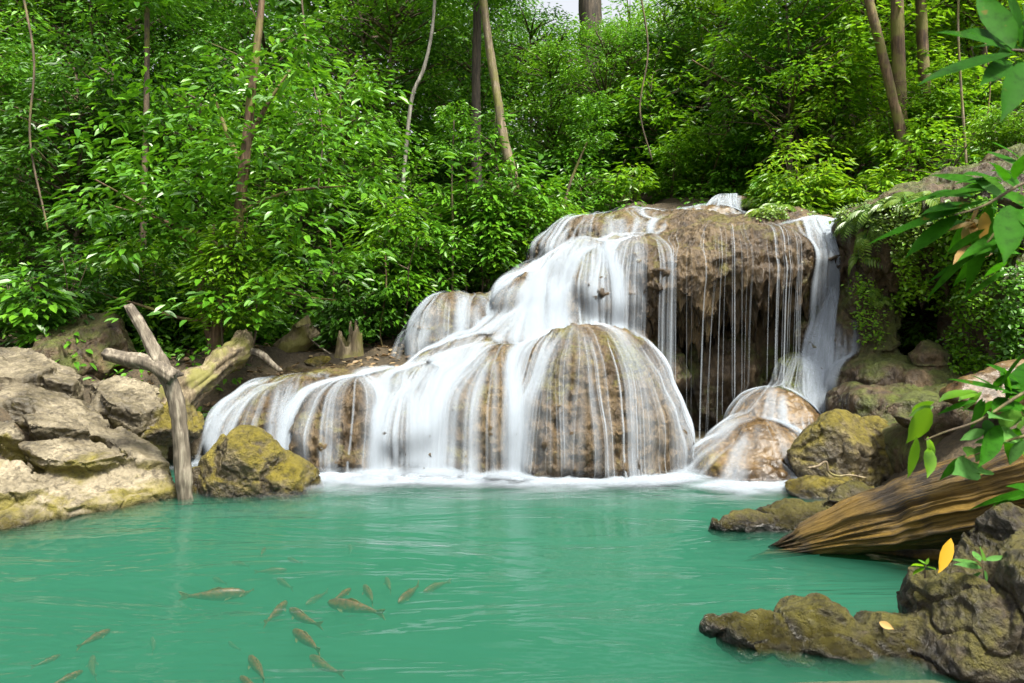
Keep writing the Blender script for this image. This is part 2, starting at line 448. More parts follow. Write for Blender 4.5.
travertine('terrace_rock', [
    blob((.92, 9.15, -.1), (1.28, 1.2, 1.8), 2.3), blob((.1, 9.5, 0), (1.7, 1.35, 1.28), 2.6),
    blob((-1.2, 9.7, -.1), (1.6, 1.42, 1.13), 4.2), blob((.15, 9.25, -.1), (1.05, 1.1, 1.52), 2.5), blob((-.55, 9.5, -.1), (1.2, 1.25, 1.3), 2.8), blob((-.35, 10.2, .3), (1.2, 1.6, 1.2), 2.4),
    blob((.45, 10.5, .4), (1.4, 1.5, 1.5), 2.2), blob((-.5, 10.4, .5), (1.3, 1.5, .9), 2.2), blob((1.0, 10.6, .6), (1.2, 1.2, 1.45), 2.2), blob((-2.5, 10.5, -.1), (1.4, 1.9, 1.1), 4.),
    blob((-3.1, 9.6, -.3), (.7, 1.0, 1.0), 2.6)],
    M['travertine'], 'big rounded brown travertine dome with low terrace in the middle of the cascade', seed=3, amp=.07, rib=.045)
travertine('shelf_rock', [
    blob((1.45, 11.3, 2.1), (1.1, 1.55, .82), 2.4), blob((.6, 11.3, 1.75), (.95, 1.5, .72), 2.2), blob((2.2, 11.2, 2.35), (1.2, 1.5, .64), 2.6),
    blob((3.3, 11.25, 2.55), (1.25, 1.5, .6), 2.8), blob((4.3, 11.3, 2.5), (.95, 1.25, .66), 3.), blob(P(858, 235, 10.4), (.2, .5, .3)),
    blob((2.6, 13., 2.75), (2.3, 1.8, .78), 2.6), blob((4.4, 12.6, 2.8), (1.3, 1.6, .72), 2.6), blob((.8, 11.6, 1.4), (1.2, 1.4, 1.2), 2.4),
    blob((2.35, 10.1, 2.3), (.5, .4, .42)), blob((3.3, 10.2, 2.45), (.5, .4, .4)), blob((2.9, 10.1, 2.5), (.6, .35, .3))],
    M['travertine'], 'wide overhanging travertine shelf with ragged dripping lip above the dome', seed=8, amp=.07, rib=.05, drip=.5)
travertine('recess_wall', [blob((2.7, 12.4, 1.0), (1.9, 1.2, 2.), 2.8), blob((4.6, 12.0, 1.0), (1.3, 1.4, 2.1), 2.8),
                           blob((3.15, 11.1, .7), (.6, .6, .9)), blob((2.15, 10.6, 1.0), (.35, .5, .5))],
    M['cliff'], 'dark damp rock wall set back under the dripping shelf', voxel=.05, seed=14, amp=.12, rib=.07)
travertine('ledge_rock', [blob((-.75, 11.4, 1.15), (.85, .95, .98), 2.8), blob((.15, 11.8, 1.2), (.9, 1.0, 1.02), 2.6)],
    M['travertine'], 'brown rock ledge left of the upper cascade with thin veils on its face', seed=21, amp=.06, rib=.05)
travertine('buttress_rock', [blob(P(784, 440, 10.0), (.36, .6, .75), 2.3), blob(P(800, 415, 10.4), (.5, .8, .9), 2.4), blob((4.75, 10.95, .2), (.8, 1.5, 2.2), 2.3)],
    M['cliff'], 'rounded brown buttress beside the narrow right-hand waterfall', seed=27, amp=.07, rib=.05)
travertine('low_dome_rock', [blob((2.72, 8.6, -.15), (.62, .9, .45), 2.1), blob((3.1, 9.0, -.1), (.66, .95, .62), 2.1), blob((3.5, 9.6, -.05), (.65, .9, .85), 2.2)],
    M['smooth_travertine'], 'low smooth tan dome at the foot of the right-hand waterfall', seed=33, amp=.035, rib=.012)
travertine('top_rock', [blob((4.1, 13.5, 3.45), (.45, .45, .5), 2.3), blob((4.5, 13.7, 3.4), (.4, .4, .5)), blob((3.7, 13.9, 3.45), (.35, .3, .36))],
    M['travertine'], 'round brown rock with a small spill at the very top of the falls', seed=39, amp=.05, rib=.05)
travertine('top_slab', [blob(P(632, 226, 13.0), (.95, .4, .2), 2.6, (0, -4, 0)), blob(P(700, 221, 13.1), (.7, .4, .24), 2.6, (0, -4, 0))],
    M['smooth_travertine'], 'long flat tan slab lying along the stream at the top of the falls', seed=41, amp=.05, rib=.03)
# right bank
travertine('cave_cliff', [
    blob(P(880, 245, 9.9), (.55, .9, .55), 2.6), blob(P(905, 235, 9.6), (.6, .8, .6), 2.4), blob(P(935, 222, 9.5), (.7, 1., .5), 2.6), blob(P(990, 215, 9.2), (.9, 1.1, .6), 2.6), blob(P(1060, 220, 9), (1., 1.4, .9), 2.8),
    blob(P(955, 190, 10.4), (1.1, .5, .22), 3., (0, -14, 0)),
    blob(P(985, 310, 9.2), (.4, .6, .9), 2.6), blob(P(1040, 320, 8.6), (.8, .9, 1.2), 2.8), blob(P(862, 330, 10.1), (.3, .7, 1.2), 2.4), blob(P(900, 300, 11.2), (1.2, .5, 1.2), 2.8),
    blob(P(960, 330, 10.9), (.9, .5, 1.), 2.8), blob(P(880, 385, 9.7), (.7, .8, .42), 2.6), blob(P(940, 392, 9.2), (.7, .8, .34), 2.6), blob(P(930, 362, 9.0), (.16, .18, .2)),
    blob(P(870, 440, 9.7), (.6, .9, .7), 2.6)],
    M['cliff'], 'brown cliff hung with plants around a small dark cave', voxel=.04, seed=45, amp=.09, rib=.06, drip=.3)

# ------------------------------------------------------------------ broken limestone and boulders
def boulder(name, parts, mat, label, voxel=.025, amp=.05, seed=1, strata=0., tilt=(0, 0, 0), smooth=1, cat='rock', collide=False, crack=.03, fine=.008):
    V, Fc = remesh(parts, voxel, smooth); N = normals(V, Fc)
    d = fbm(V * 1.8, 4, seed) * amp
    if strata:
        q = V @ rotm(*tilt)
        lay = q[:, 2] * 5 + fbm(V * 1.1, 3, seed + 5) * 1.2
        saw = lay - np.floor(lay)
        d += (saw - .5) * strata * sstep(-.2, .3, noise(V * 1.3, seed + 8) + .1)
    r = np.abs(fbm(V * np.array([1.9, 1.9, 2.6]), 2, seed + 12))
    d -= crack * np.clip(1 - r / .05, 0, 1)
    d += fbm(V * 6, 3, seed + 15) * .016 + fbm(V * 17, 2, seed + 18) * fine
    return tag(rockobj(name, V + N * d[:, None], Fc, mat, collide), label, cat)

def block(top, drop=.6, under=.12):
    """a broken block of bedrock: its top outline (column, row, distance) and how far it goes down"""
    T = np.array([P(*q) for q in top]); c = T.mean(0)
    Bt = c + (T - c) * .96 + np.array([0, under, -drop]); Bt[:, 2] = np.minimum(Bt[:, 2], T[:, 2] - drop)
    bm = bmesh.new()
    for q in np.concatenate([T, Bt]): bm.verts.new(q)
    bmesh.ops.convex_hull(bm, input=bm.verts)
    bmesh.ops.delete(bm, geom=[v for v in bm.verts if not v.link_faces], context='VERTS')
    bmesh.ops.triangulate(bm, faces=bm.faces)
    bm.verts.index_update()
    r = (np.array([v.co[:] for v in bm.verts]), np.array([[v.index for v in f.verts] for f in bm.faces])); bm.free()
    return r
boulder('bedrock_outcrop', [
    block([(-70, 352, 9.0), (18, 346, 9.1), (46, 354, 8.9), (58, 366, 8.6), (28, 378, 8.15), (-70, 372, 8.1)], .7),
    block([(34, 360, 8.9), (50, 358, 9.0), (84, 374, 8.75), (72, 386, 8.35), (44, 378, 8.3)], .5),
    block([(-70, 386, 8.0), (30, 384, 8.2), (88, 400, 8.2), (118, 436, 7.75), (104, 438, 7.6), (58, 410, 7.7), (20, 402, 7.6), (-70, 408, 7.5)], .4, .2),
    block([(88, 382, 8.7), (120, 374, 8.9), (150, 384, 8.8), (164, 404, 8.4), (140, 414, 8.1), (108, 402, 8.15)], .7),
    block([(22, 415, 7.5), (46, 412, 7.65), (84, 424, 7.55), (90, 430, 7.35), (30, 425, 7.2)], .3, .15),
    block([(-70, 416, 7.3), (14, 420, 7.35), (20, 434, 7.05), (-70, 440, 6.9)], .5, .2),
    block([(20, 444, 7.05), (66, 437, 7.35), (100, 440, 7.45), (126, 454, 7.3), (84, 463, 6.95), (40, 458, 6.9)], .35, .2),
    block([(96, 432, 7.75), (122, 425, 7.95), (158, 446, 7.75), (170, 462, 7.5), (134, 458, 7.3)], .6, .1),
    block([(-70, 452, 6.8), (20, 462, 6.95), (50, 486, 6.75), (22, 492, 6.5), (-70, 488, 6.3)], .5, .15),
    block([(62, 472, 7.0), (112, 463, 7.3), (166, 470, 7.5), (184, 488, 7.4), (124, 500, 6.95), (74, 508, 6.7)], .6, -.05),
    block([(-70, 496, 6.3), (38, 498, 6.65), (64, 514, 6.65), (4, 524, 6.3), (-70, 520, 6.1)], .5, -.05),
    block([(26, 474, 6.95), (70, 468, 7.1), (96, 498, 6.85), (66, 508, 6.6), (36, 500, 6.6)], .5, 0), block([(100, 446, 7.5), (132, 452, 7.6), (168, 470, 7.5), (120, 478, 7.2)], .5, 0),
    facet((-5.2, 8.0, -.2), (1.3, 1.0, 1.1), 3, 14), facet((-5.0, 7.5, -.1), (1.0, .7, .72), 4, 14), facet((-5.4, 7.0, -.1), (.9, .6, .62), 5, 14)],
    M['limestone'], 'pale broken limestone outcrop sloping into the pool on the left bank', voxel=.016, amp=.03, seed=51, strata=.03, tilt=(12, 18, 0), crack=.03, smooth=0)
boulder('boulder', [facet((-4.6, 8.75, .72), (.5, .5, .36), 21, 14, (5, 10, 0))], M['limestone'],
        'rounded pale boulder on top of the outcrop behind the dead branch', voxel=.022, seed=61, strata=.03, amp=.03)
boulder('boulder', [facet((-4.25, 8.55, .5), (.55, .5, .38), 22, 16, (5, 15, 20))], M['mossy'],
        'yellow mossy block wedged at the right edge of the pale outcrop', voxel=.022, seed=63, strata=.05, amp=.04)
boulder('boulder', [facet((-2.86, 7.75, .1), (.62, .55, .54), 31, 18, (8, 20, 0), lo=.7), facet((-2.5, 7.7, -.05), (.5, .4, .42), 33, 18, (8, 30, 0), lo=.62)], M['mossy'],
        'yellow mossy boulder in the water between the dead branch and the falls', voxel=.02, seed=65, strata=.04, tilt=(0, 35, 0), amp=.05)
boulder('boulder', [facet((-3.3, 7.75, -.02), (.28, .3, .3), 32, 14)], M['mossy'],
        'small mossy boulder tucked behind the foot of the dead branch', voxel=.018, seed=66, amp=.04)
boulder('boulder', [facet(P(835, 462, 8.1), (.6, .55, .56), 41, 14, (0, 6, 0), lo=.72), facet(P(885, 462, 8.2), (.45, .5, .52), 42, 14, lo=.7)], M['mossy'],
        'big mossy boulder between the right-hand fall and the fallen log', voxel=.022, seed=68, amp=.06)
boulder('boulder', [facet(P(835, 490, 7.4), (.5, .3, .16), 43, 14, (0, 4, 0))], M['mossy'],
        'low yellow mossy rock at the foot of the big mossy boulder', voxel=.02, seed=70, amp=.04)
boulder('boulder', [blob(P(900, 415, 9.0), (.8, .8, .42), 3), blob(P(985, 425, 8.3), (.9, .9, .45), 3), blob(P(960, 460, 8.0), (.9, .9, .5), 3), blob(P(1070, 430, 7.6), (.9, 1., .6), 3), facet(P(925, 415, 7.6), (.42, .3, .3), 49, 12)], M['cliff'],
        'tan rock bench below the cave on the right bank', voxel=.03, seed=72, amp=.06)
boulder('boulder', [facet(P(1000, 392, 6.9), (.5, .4, .24), 45, 14, (14, -16, 0))], M['smooth_travertine'],
        'smooth orange tan rock behind the leaves at the right edge', voxel=.02, seed=74, amp=.03)
boulder('shore_rock', [facet((2.75, 6.55, .0), (.75, .3, .2), 46, 16, (0, -6, 8)), facet((2.2, 6.4, -.02), (.5, .2, .12), 47, 16), facet((3.2, 6.6, .1), (.5, .3, .22), 48, 16)],
        M['dark_rock'], 'dark jagged slab of wet rock above the tip of the fallen log', voxel=.018, seed=76, strata=.06, tilt=(0, 5, 0), amp=.05)
boulder('bank_rock', [
    facet(P(752, 632, 4.28), (.3, .2, .13), 55, 16, (0, -8, -8)), facet(P(800, 632, 4.3), (.34, .24, .2), 56, 16, (0, -10, 0)), facet(P(850, 648, 4.2), (.34, .25, .18), 91, 16),
    facet(P(880, 640, 4.25), (.22, .24, .24), 57, 16, (10, -12, 20)), facet(P(905, 655, 4.2), (.4, .3, .28), 58, 16, (10, -12, 0)),
    facet(P(938, 622, 4.35), (.26, .26, .34), 59, 16, (0, -20, 10)), facet(P(975, 600, 4.5), (.34, .3, .4), 60, 16, (0, -15, 0)), facet(P(985, 655, 4.0), (.45, .35, .4), 61, 16),
    facet(P(1030, 580, 4.5), (.4, .4, .5), 62, 16, (0, -15, 0)), facet(P(1060, 640, 4.0), (.5, .5, .6), 63, 14), facet(P(1110, 580, 4.6), (.5, .6, .75), 64, 14)],
    M['dark_rock'], 'dark mossy bank of rough rock in the near right corner', voxel=.014, seed=80, strata=.03, amp=.035, smooth=1, crack=.03, fine=.012)
# ------------------------------------------------------------------ falling water: thin veils traced down over the rock
cV, cF = join([(v, f) for v, f in COLLIDE])
RB = BVHTree.FromPolygons([tuple(v) for v in cV], [tuple(f) for f in cF])
rw = np.random.RandomState(11)
def trace(x, y, z0, v0, steps=230, dt=.016, grip=.86, off=.012, zmin=.015, run=0.35):
    hit = RB.ray_cast(Vector((x, y, z0)), Vector((0, 0, -1)))
    if hit[0] is None: return None
    p = hit[0] + hit[1] * off; v = Vector(v0); out = [(p.copy(), hit[1].copy())]; nrm = hit[1]
    for k in range(steps):
        v.z -= 9.8 * dt
        q = p + v * dt
        loc, n, i, d = RB.find_nearest(q, .4)
        if loc is not None:
            sd_ = (q - loc).dot(n)
            stick = .045 if n.z > -.25 else 0.0
            if sd_ < off or (sd_ < stick and v.dot(n) < .5):
                q = loc + n * off
                v -= n * v.dot(n)
                v *= grip
                nrm = n
            else:
                nrm = nrm.lerp(Vector((0, -1, .1)), .2)
        p = q
        if p.z < zmin:
            p.z = zmin
            out.append((p.copy(), nrm.copy()))
            h = Vector((v.x, v.y, 0))
            h = (h.normalized() if h.length > .05 else Vector((0, -1, 0))) * .6 + Vector((rw.normal() * .5, -.4, 0))
            for j in range(1, 5):
                p = p + h * run / 4 ; p.z = zmin + .004
                out.append((p.copy(), Vector((0, 0, 1))))
            break
        out.append((p.copy(), nrm.copy()))
    return out
def veil(name, seeds, label, group=None, fade_end=True):
    """seeds: (x, y, z0, v0, half width, alpha[, max points])"""
    V = []; Fq = []; A = []; base = 0
    for sd_ in seeds:
        x, y, z0, v0, wd, al = sd_[:6]
        tr_ = trace(x, y, z0, v0)
        if tr_ is None or len(tr_) < 8: continue
        if len(sd_) > 6: tr_ = tr_[:sd_[6]]
        pts = np.array([p[:] for p, n in tr_]); nr = np.array([n[:] for p, n in tr_])
        # even spacing
        seg = np.linalg.norm(np.diff(pts, axis=0), axis=1); L = np.concatenate([[0], np.cumsum(seg)])
        n = int(np.clip(L[-1] / .045, 8, 130)); s = np.linspace(0, L[-1], n)
        pts = np.stack([np.interp(s, L, pts[:, k]) for k in range(3)], 1); nr = np.stack([np.interp(s, L, nr[:, k]) for k in range(3)], 1)
        for _ in range(2): pts[1:-1] = (pts[:-2] + 2 * pts[1:-1] + pts[2:]) / 4
        t = np.gradient(pts, axis=0); t /= np.linalg.norm(t, axis=1)[:, None] + 1e-9
        nr[:, 1] -= .25
        sdv = np.cross(t, nr); sdv /= np.linalg.norm(sdv, axis=1)[:, None] + 1e-9
        for _ in range(3): sdv[1:-1] = (sdv[:-2] + sdv[1:-1] + sdv[2:]) / 3
        wv = wd * (.75 + .5 * noise(np.stack([s * 2.2, np.full(n, base * .37), np.full(n, 3.)], 1)) ** 2 + .25 * sstep(0, L[-1], s))
        flat = pts[:, 2] < .03
        wv = np.where(flat, wv * 2.6, wv)
        a = al * (.8 + .5 * noise(np.stack([s * 1.6, np.full(n, base * .71), np.zeros(n)], 1)))
        a *= sstep(0, .12, s / L[-1] * min(1, L[-1]) + rw.uniform(0, .06))
        ends = sstep(0, .3, L[-1] - s) if fade_end else 1
        a = np.clip(a * ends, 0, 1)
        lift = np.cross(sdv, t) * wv[:, None] * .12
        ring = np.stack([pts - sdv * wv[:, None], pts - lift * np.sign((lift * nr).sum(1, keepdims=True)) * -1, pts + sdv * wv[:, None]], 1)
        V.append(ring.reshape(-1, 3)); A.append(np.stack([a * 0, a, a * 0], 1).ravel())
        i = np.arange(n - 1) * 3 + base
        Fq += [np.stack([i, i + 1, i + 4, i + 3], 1), np.stack([i + 1, i + 2, i + 5, i + 4], 1)]
        base += n * 3
    V = np.concatenate(V); c = np.array([V[:, 0].mean(), V[:, 1].mean(), V[:, 2].min()])
    o = obj(name, mk_mesh(name, V - c, [np.concatenate(Fq)], attrs={'alpha': np.concatenate(A)}), M['fall'], loc=c)
    return tag(o, label, 'waterfall', group)
U = rw.uniform; G = rw.normal
def many(n, xr, yr, z0, v0, wd, al, dens=None, cap=None, jit=.12):
    out = []
    while len(out) < n:
        x = U(*xr)
        if U() > .22 + 1.5 * max(0, noise(np.array([[x * 4.2, z0 * 1.3 + n * .01, .5]]), 5)[0] + .12): continue
        if dens is not None and U() > np.interp(x, dens[0], dens[1]): continue
        e = [x, U(*yr), z0, (v0[0] + G() * jit, v0[1] + G() * jit, v0[2]), U(*wd), U(*al)]
        if cap: e.append(int(cap * U(.8, 1.2)))
        out.append(e)
    return out
DOME = ([.3, .55, .8, 1.75], [1, .6, .35, .4])
veil('waterfall',
     many(260, (.3, 1.05), (10.4, 11.6), 9, (-.5, -.9, 0), (.012, .05), (.12, .5)) + many(170, (.0, 1.9), (10.2, 11.6), 9, (-.4, -.9, 0), (.07, .18), (.1, .26)) +
     many(90, (1.0, 2.1), (10.0, 11.0), 9, (-.2, -.9, 0), (.04, .1), (.08, .25), ([1., 1.5, 1.7, 2.1], [1, .9, .6, .3])) + many(190, (1.0, 2.1), (10.0, 11.0), 9, (-.2, -.9, 0), (.006, .03), (.12, .5), ([1., 1.5, 1.7, 2.1], [1, .9, .6, .3])) +
     many(170, (.6, 2.6), (11.0, 12.8), 9, (-.9, -.5, 0), (.03, .09), (.1, .4)) +
     many(160, (2.2, 4.2), (12.4, 13.8), 9, (-1.2, -.35, 0), (.03, .09), (.1, .4)),
     'main white cascade sliding from the shelf down onto the brown dome')
veil('waterfall',
     many(430, (-2.25, .4), (8.8, 9.5), 5, (-.05, -.8, 0), (.01, .045), (.1, .42), ([-2.25, -1.9, -1.66, -1.56, -1.42, 0, .4], [1, 1, .9, .12, 1, .9, .75])) +
     many(330, (-2.25, .5), (8.8, 9.6), 5, (-.05, -.8, 0), (.05, .13), (.1, .28), ([-2.25, -1.75, -1.6, -1.4, .5], [1, 1, .1, 1, 1])) +
     many(170, (-1.15, .3), (8.5, 9.4), 5, (-.05, -.8, 0), (.025, .08), (.1, .34)) + many(90, (.3, 1.85), (8.4, 9.2), 5, (0, -.8, 0), (.004, .016), (.12, .5), DOME) + many(120, (.3, 1.85), (8.4, 9.3), 5, (0, -.8, 0), (.03, .09), (.05, .2), DOME) + many(24, (.4, 1.8), (8.6, 9.2), 5, (0, -.8, 0), (.04, .1), (.05, .14)) +
     many(220, (1.6, 2.1), (8.9, 9.6), 5, (.3, -.7, 0), (.012, .05), (.2, .6)) +
     many(420, (-2.0, 1.0), (9.2, 11.2), 5, (-.5, -.6, 0), (.05, .14), (.1, .3)) + many(60, (.4, 1.3), (9.0, 9.6), 5, (.0, -.6, 0), (.05, .12), (.08, .2)),
     'broad white curtain of water falling over the low dome into the pool')
veil('waterfall', many(90, (-3.75, -2.25), (8.9, 9.7), 5, (-.2, -.8, 0), (.012, .05), (.1, .4)) + many(90, (-3.75, -2.25), (8.9, 9.7), 5, (-.2, -.8, 0), (.05, .12), (.08, .25)),
     'small low white cascade spilling behind the mossy boulder')
veil('waterfall', many(90, (-1.55, -1.0), (10.9, 11.5), 5, (-.35, -.8, 0), (.012, .05), (.12, .5)) + many(16, (-1.0, -.3), (10.6, 11.2), 5, (0, -.8, 0), (.006, .03), (.15, .4)),
     'thin veils of water over the rock ledge at the upper left')
veil('waterfall', many(40, (2.1, 4.0), (9.9, 10.5), 9, (0, -.7, 0), (.003, .009), (.15, .45)) + many(8, (3.5, 3.7), (10.1, 10.6), 9, (0, -.7, 0), (.006, .016), (.2, .5)),
     'thin drips hanging from the ragged lip of the shelf')
veil('waterfall', many(420, (4.5, 4.86), (10.3, 11.2), 9, (-.32, -.8, 0), (.02, .07), (.15, .5)) + many(170, (4.0, 4.75), (9.6, 10.1), 1.75, (-.3, -.6, 0), (.03, .08), (.1, .35)),
     'narrow white waterfall dropping beside the plant-hung cliff')
veil('waterfall', many(60, (2.4, 3.7), (8.4, 9.7), 1.2, (-.35, -.7, 0), (.008, .03), (.08, .3)) + many(130, (2.4, 3.7), (8.4, 9.7), 1.2, (-.35, -.7, 0), (.04, .11), (.06, .2)) + many(90, (3.2, 4.0), (9.6, 10.3), 1.8, (-.15, -.7, 0), (.015, .05), (.12, .45)),
     'water fanning out over the low tan dome at the foot of the narrow fall')
veil('waterfall', many(90, (3.8, 4.2), (13.2, 13.9), 9, (-.3, -.9, 0), (.02, .05), (.2, .6)),
     'little white spill beside the round rock at the very top')

def foam():
    """churned white water where the falls land: low soft swells with thinning edges"""
    V = []; Fq = []; A = []; base = 0
    n = 620
    for k in range(n):
        u = U()
        far = k >= 420
        if u < .8:
            x = U(-2.4, 1.95); y0 = 8.02 - .05 * math.cos(x * 1.5)
        elif u < .93: x = U(2.1, 3.3); y0 = 7.75
        else: x = U(-3.1, -2.2); y0 = 8.1
        r = U(.08, .22); y = y0 - abs(G()) * .16 + .1
        if far: y = y0 - U(.1, 1.3) ** 1.3; r = U(.06, .2)
        L = U(1.0, 2.4) * (1.8 if far else 1); h = U(.01, .05); al = U(.2, .6) * math.exp(-max(0, y0 - y) * 2.) * (.3 if far else 1)
        rings = [(0, 1.), (.35, .8), (.7, .35), (1., 0.)]; m = 14
        vs = []; av = []
        for q, aa in rings:
            for j in range(m):
                th = j / m * 6.2832
                w = 1 + .25 * math.sin(th * 3 + k) + .15 * math.sin(th * 5 + 2 * k)
                vs.append((x + math.cos(th) * r * L * q * w, y + math.sin(th) * r * q * w, .006 + h * aa * aa + k * 1e-5)); av.append(al * aa)
        V.append(np.array(vs)); A.append(av)
        i = np.arange(3)[:, None] * m; j = np.arange(m)[None]; j2 = (j + 1) % m
        Fq.append((np.stack([i + j, i + m + j, i + m + j2, i + j2], -1) + base).reshape(-1, 4)); base += len(vs)
    o = obj('foam', mk_mesh('foam', np.concatenate(V), [np.concatenate(Fq)], attrs={'alpha': np.concatenate(A)}), M['fall'])
    return tag(o, 'white foam on the pool along the foot of the falls', 'foam', kind='stuff')
foam()
# ------------------------------------------------------------------ foliage
rl = np.random.RandomState(23)
def unit(a): return a / (np.linalg.norm(a, axis=-1, keepdims=True) + 1e-9)
def leaves(pos, d, up, L, W=.4, droop=.25, fold=.22, fine=False):
    """folded, drooping leaves: 6 corners each (11 when fine) -> V, quads"""
    d = unit(d); s = unit(np.cross(d, up)); u = np.cross(s, d)
    L = np.broadcast_to(L, len(pos))[:, None]; w = W * L * .5
    if not fine:
        prof = [(0, 0, 0), (.28, .9, 1), (.66, .8, 1), (1, 0, 0), (.66, -.8, 1), (.28, -.9, 1)]
    else:
        prof = [(0, 0, 0), (.12, .5, 1), (.3, .93, 1), (.5, 1, 1), (.72, .72, 1), (.9, .25, 1), (1, 0, 0),
                (.9, -.25, 1), (.72, -.72, 1), (.5, -1, 1), (.3, -.93, 1), (.12, -.5, 1),
                (.12, 0, 0), (.3, 0, 0), (.5, 0, 0), (.72, 0, 0), (.9, 0, 0)]
    V = []
    for a, b, e in prof:
        V.append(pos + d * (L * a) + s * (w * b) + u * (w * e * fold - droop * L * a * a))
    V = np.stack(V, 1); k = V.shape[1]
    o = (np.arange(len(pos)) * k)[:, None]
    if not fine:
        Fq = np.concatenate([o + np.array([[0, 1, 2, 3]]), o + np.array([[0, 3, 4, 5]])]); T = None
    else:
        q = []
        for i in range(4):
            q += [[12 + i, 1 + i, 2 + i, 13 + i], [13 + i, 10 - i, 11 - i, 12 + i]]
        T = np.concatenate([o + np.array([x]) for x in ([0, 1, 12], [0, 12, 11], [16, 5, 6], [16, 6, 7])])
        Fq = np.concatenate([o + np.array([x]) for x in q])
    return V.reshape(-1, 3), ([Fq] if T is None else [Fq, T])

def spray_points(c, out, n, r, flat=.25):
    """positions and directions of n leaves on one flattened, slightly drooping spray"""
    th = rl.uniform(0, 2 * np.pi, n); q = np.sqrt(rl.uniform(.05, 1, n)) * r
    loc = np.stack([np.cos(th) * q, np.sin(th) * q, rl.normal(size=n) * r * flat - .35 * q ** 2 / r], 1)
    d = np.stack([np.cos(th), np.sin(th), rl.normal(size=n) * .25 - .25], 1) + out * .6
    return c + loc, d
def crown(R3, ncl, npc, L, W=.42, rs=.38, hollow=.35, droop=.3, top=.0, seed=0, tiers=0):
    """leaf clumps through the crown's volume, each on a limb; returns foliage mesh data, clump centres"""
    P_ = []; D_ = []; C_ = []
    rr = np.random.RandomState(seed)
    while len(C_) < ncl:
        v = rr.uniform(-1, 1, 3)
        q = np.linalg.norm(v)
        if q > 1 or q < hollow * rr.uniform(.3, 1.3): continue
        n = noise(np.array([v * 1.7 + seed]), 3)[0]
        if n < -.12: continue                       # gaps
        if tiers: v[2] = (np.round((v[2] + 1) * tiers / 2) / tiers * 2 - 1) + rr.normal() * .06
        c = v * np.array(R3); C_.append(c)
        out = np.array([v[0], v[1], .15]); out /= np.linalg.norm(out)
        p, d = spray_points(c, out, int(npc * rr.uniform(.6, 1.4)), rs * rr.uniform(.7, 1.4))
        P_.append(p); D_.append(d)
    p = np.concatenate(P_); d = np.concatenate(D_); n = len(p)
    up = unit(np.stack([rl.normal(size=n) * .35, rl.normal(size=n) * .35 - .1, np.ones(n)], 1))
    V, Fq = leaves(p, d, up, L * rl.uniform(.6, 1.25, n), W, droop)
    return V, Fq, np.array(C_)

def proto_plant(kind, seed, H, R3, ncl, npc, L, W=.42, rs=.38, zc=None, stem_r=.03, lean=.2, tiers=0, droop=.3, nstem=1):
    """meshes of one plant standing at the origin: (stem mesh, foliage mesh)"""
    rr = np.random.RandomState(seed + 100)
    zc = H - R3[2] if zc is None else zc
    V, Fq, C_ = crown(R3, ncl, npc, L, W, rs, seed=seed, tiers=tiers, droop=droop)
    V = V + np.array([0, 0, zc]); C_ = C_ + np.array([0, 0, zc])
    stems = []
    for k in range(nstem):
        tip = np.array([rr.normal() * lean * (1 + k), rr.normal() * lean * (1 + k), H * rr.uniform(.8, .95)])
        st = curve([np.array([rr.normal() * .04 * k, rr.normal() * .04 * k, -.25]), tip * .35 + np.array([rr.normal() * .08, rr.normal() * .08, 0]), tip * .7 + rr.normal(size=3) * .07, tip], 8)
        stems.append((st, np.linspace(stem_r, stem_r * .3, len(st))))
    for c in C_[::1 if len(C_) < 50 else 2]:
        st = stems[rr.randint(nstem)][0]
        z = c[2] - np.linalg.norm(c[:2]) * rr.uniform(.35, .75)
        i = int(np.clip(np.searchsorted(st[:, 2], z), 2, len(st) - 1))
        a = st[i]; mid = (a + c) / 2 + np.array([0, 0, .06])
        stems.append((np.array([a, mid, c]), np.array([stem_r * .4, stem_r * .25, .004])))
    sv, sf = tubes(stems, 5)
    return mk_mesh(kind + '_stem', sv, sf), mk_mesh(kind + '_foliage', V, Fq, smooth=False)

KINDS = {}
def kind(key, n, **kw):
    KINDS[key] = [proto_plant(key, 10 * len(KINDS) + i, **kw) for i in range(n)]
kind('shrub', 4, H=2.1, R3=(1.15, 1.0, 1.0), ncl=62, npc=34, L=.17, rs=.32, stem_r=.025, lean=.25, tiers=5, nstem=3)
kind('broad', 2, H=1.5, R3=(.8, .7, .7), ncl=26, npc=22, L=.24, W=.46, rs=.34, stem_r=.02, lean=.2, nstem=2)
kind('sapling', 3, H=3.4, R3=(.95, .85, 1.35), ncl=46, npc=30, L=.17, rs=.34, stem_r=.03, lean=.12, tiers=7)
kind('tree', 4, H=6.4, R3=(2.0, 1.8, 2.5), ncl=125, npc=42, L=.17, rs=.46, stem_r=.09, lean=.35, tiers=9)
kind('fine', 3, H=7.5, R3=(2.3, 2.0, 2.9), ncl=150, npc=62, L=.12, W=.5, rs=.5, stem_r=.1, lean=.4)
kind('tall', 3, H=13., R3=(3.3, 3.0, 3.6), ncl=170, npc=55, L=.2, W=.5, rs=.75, stem_r=.16, lean=.5)

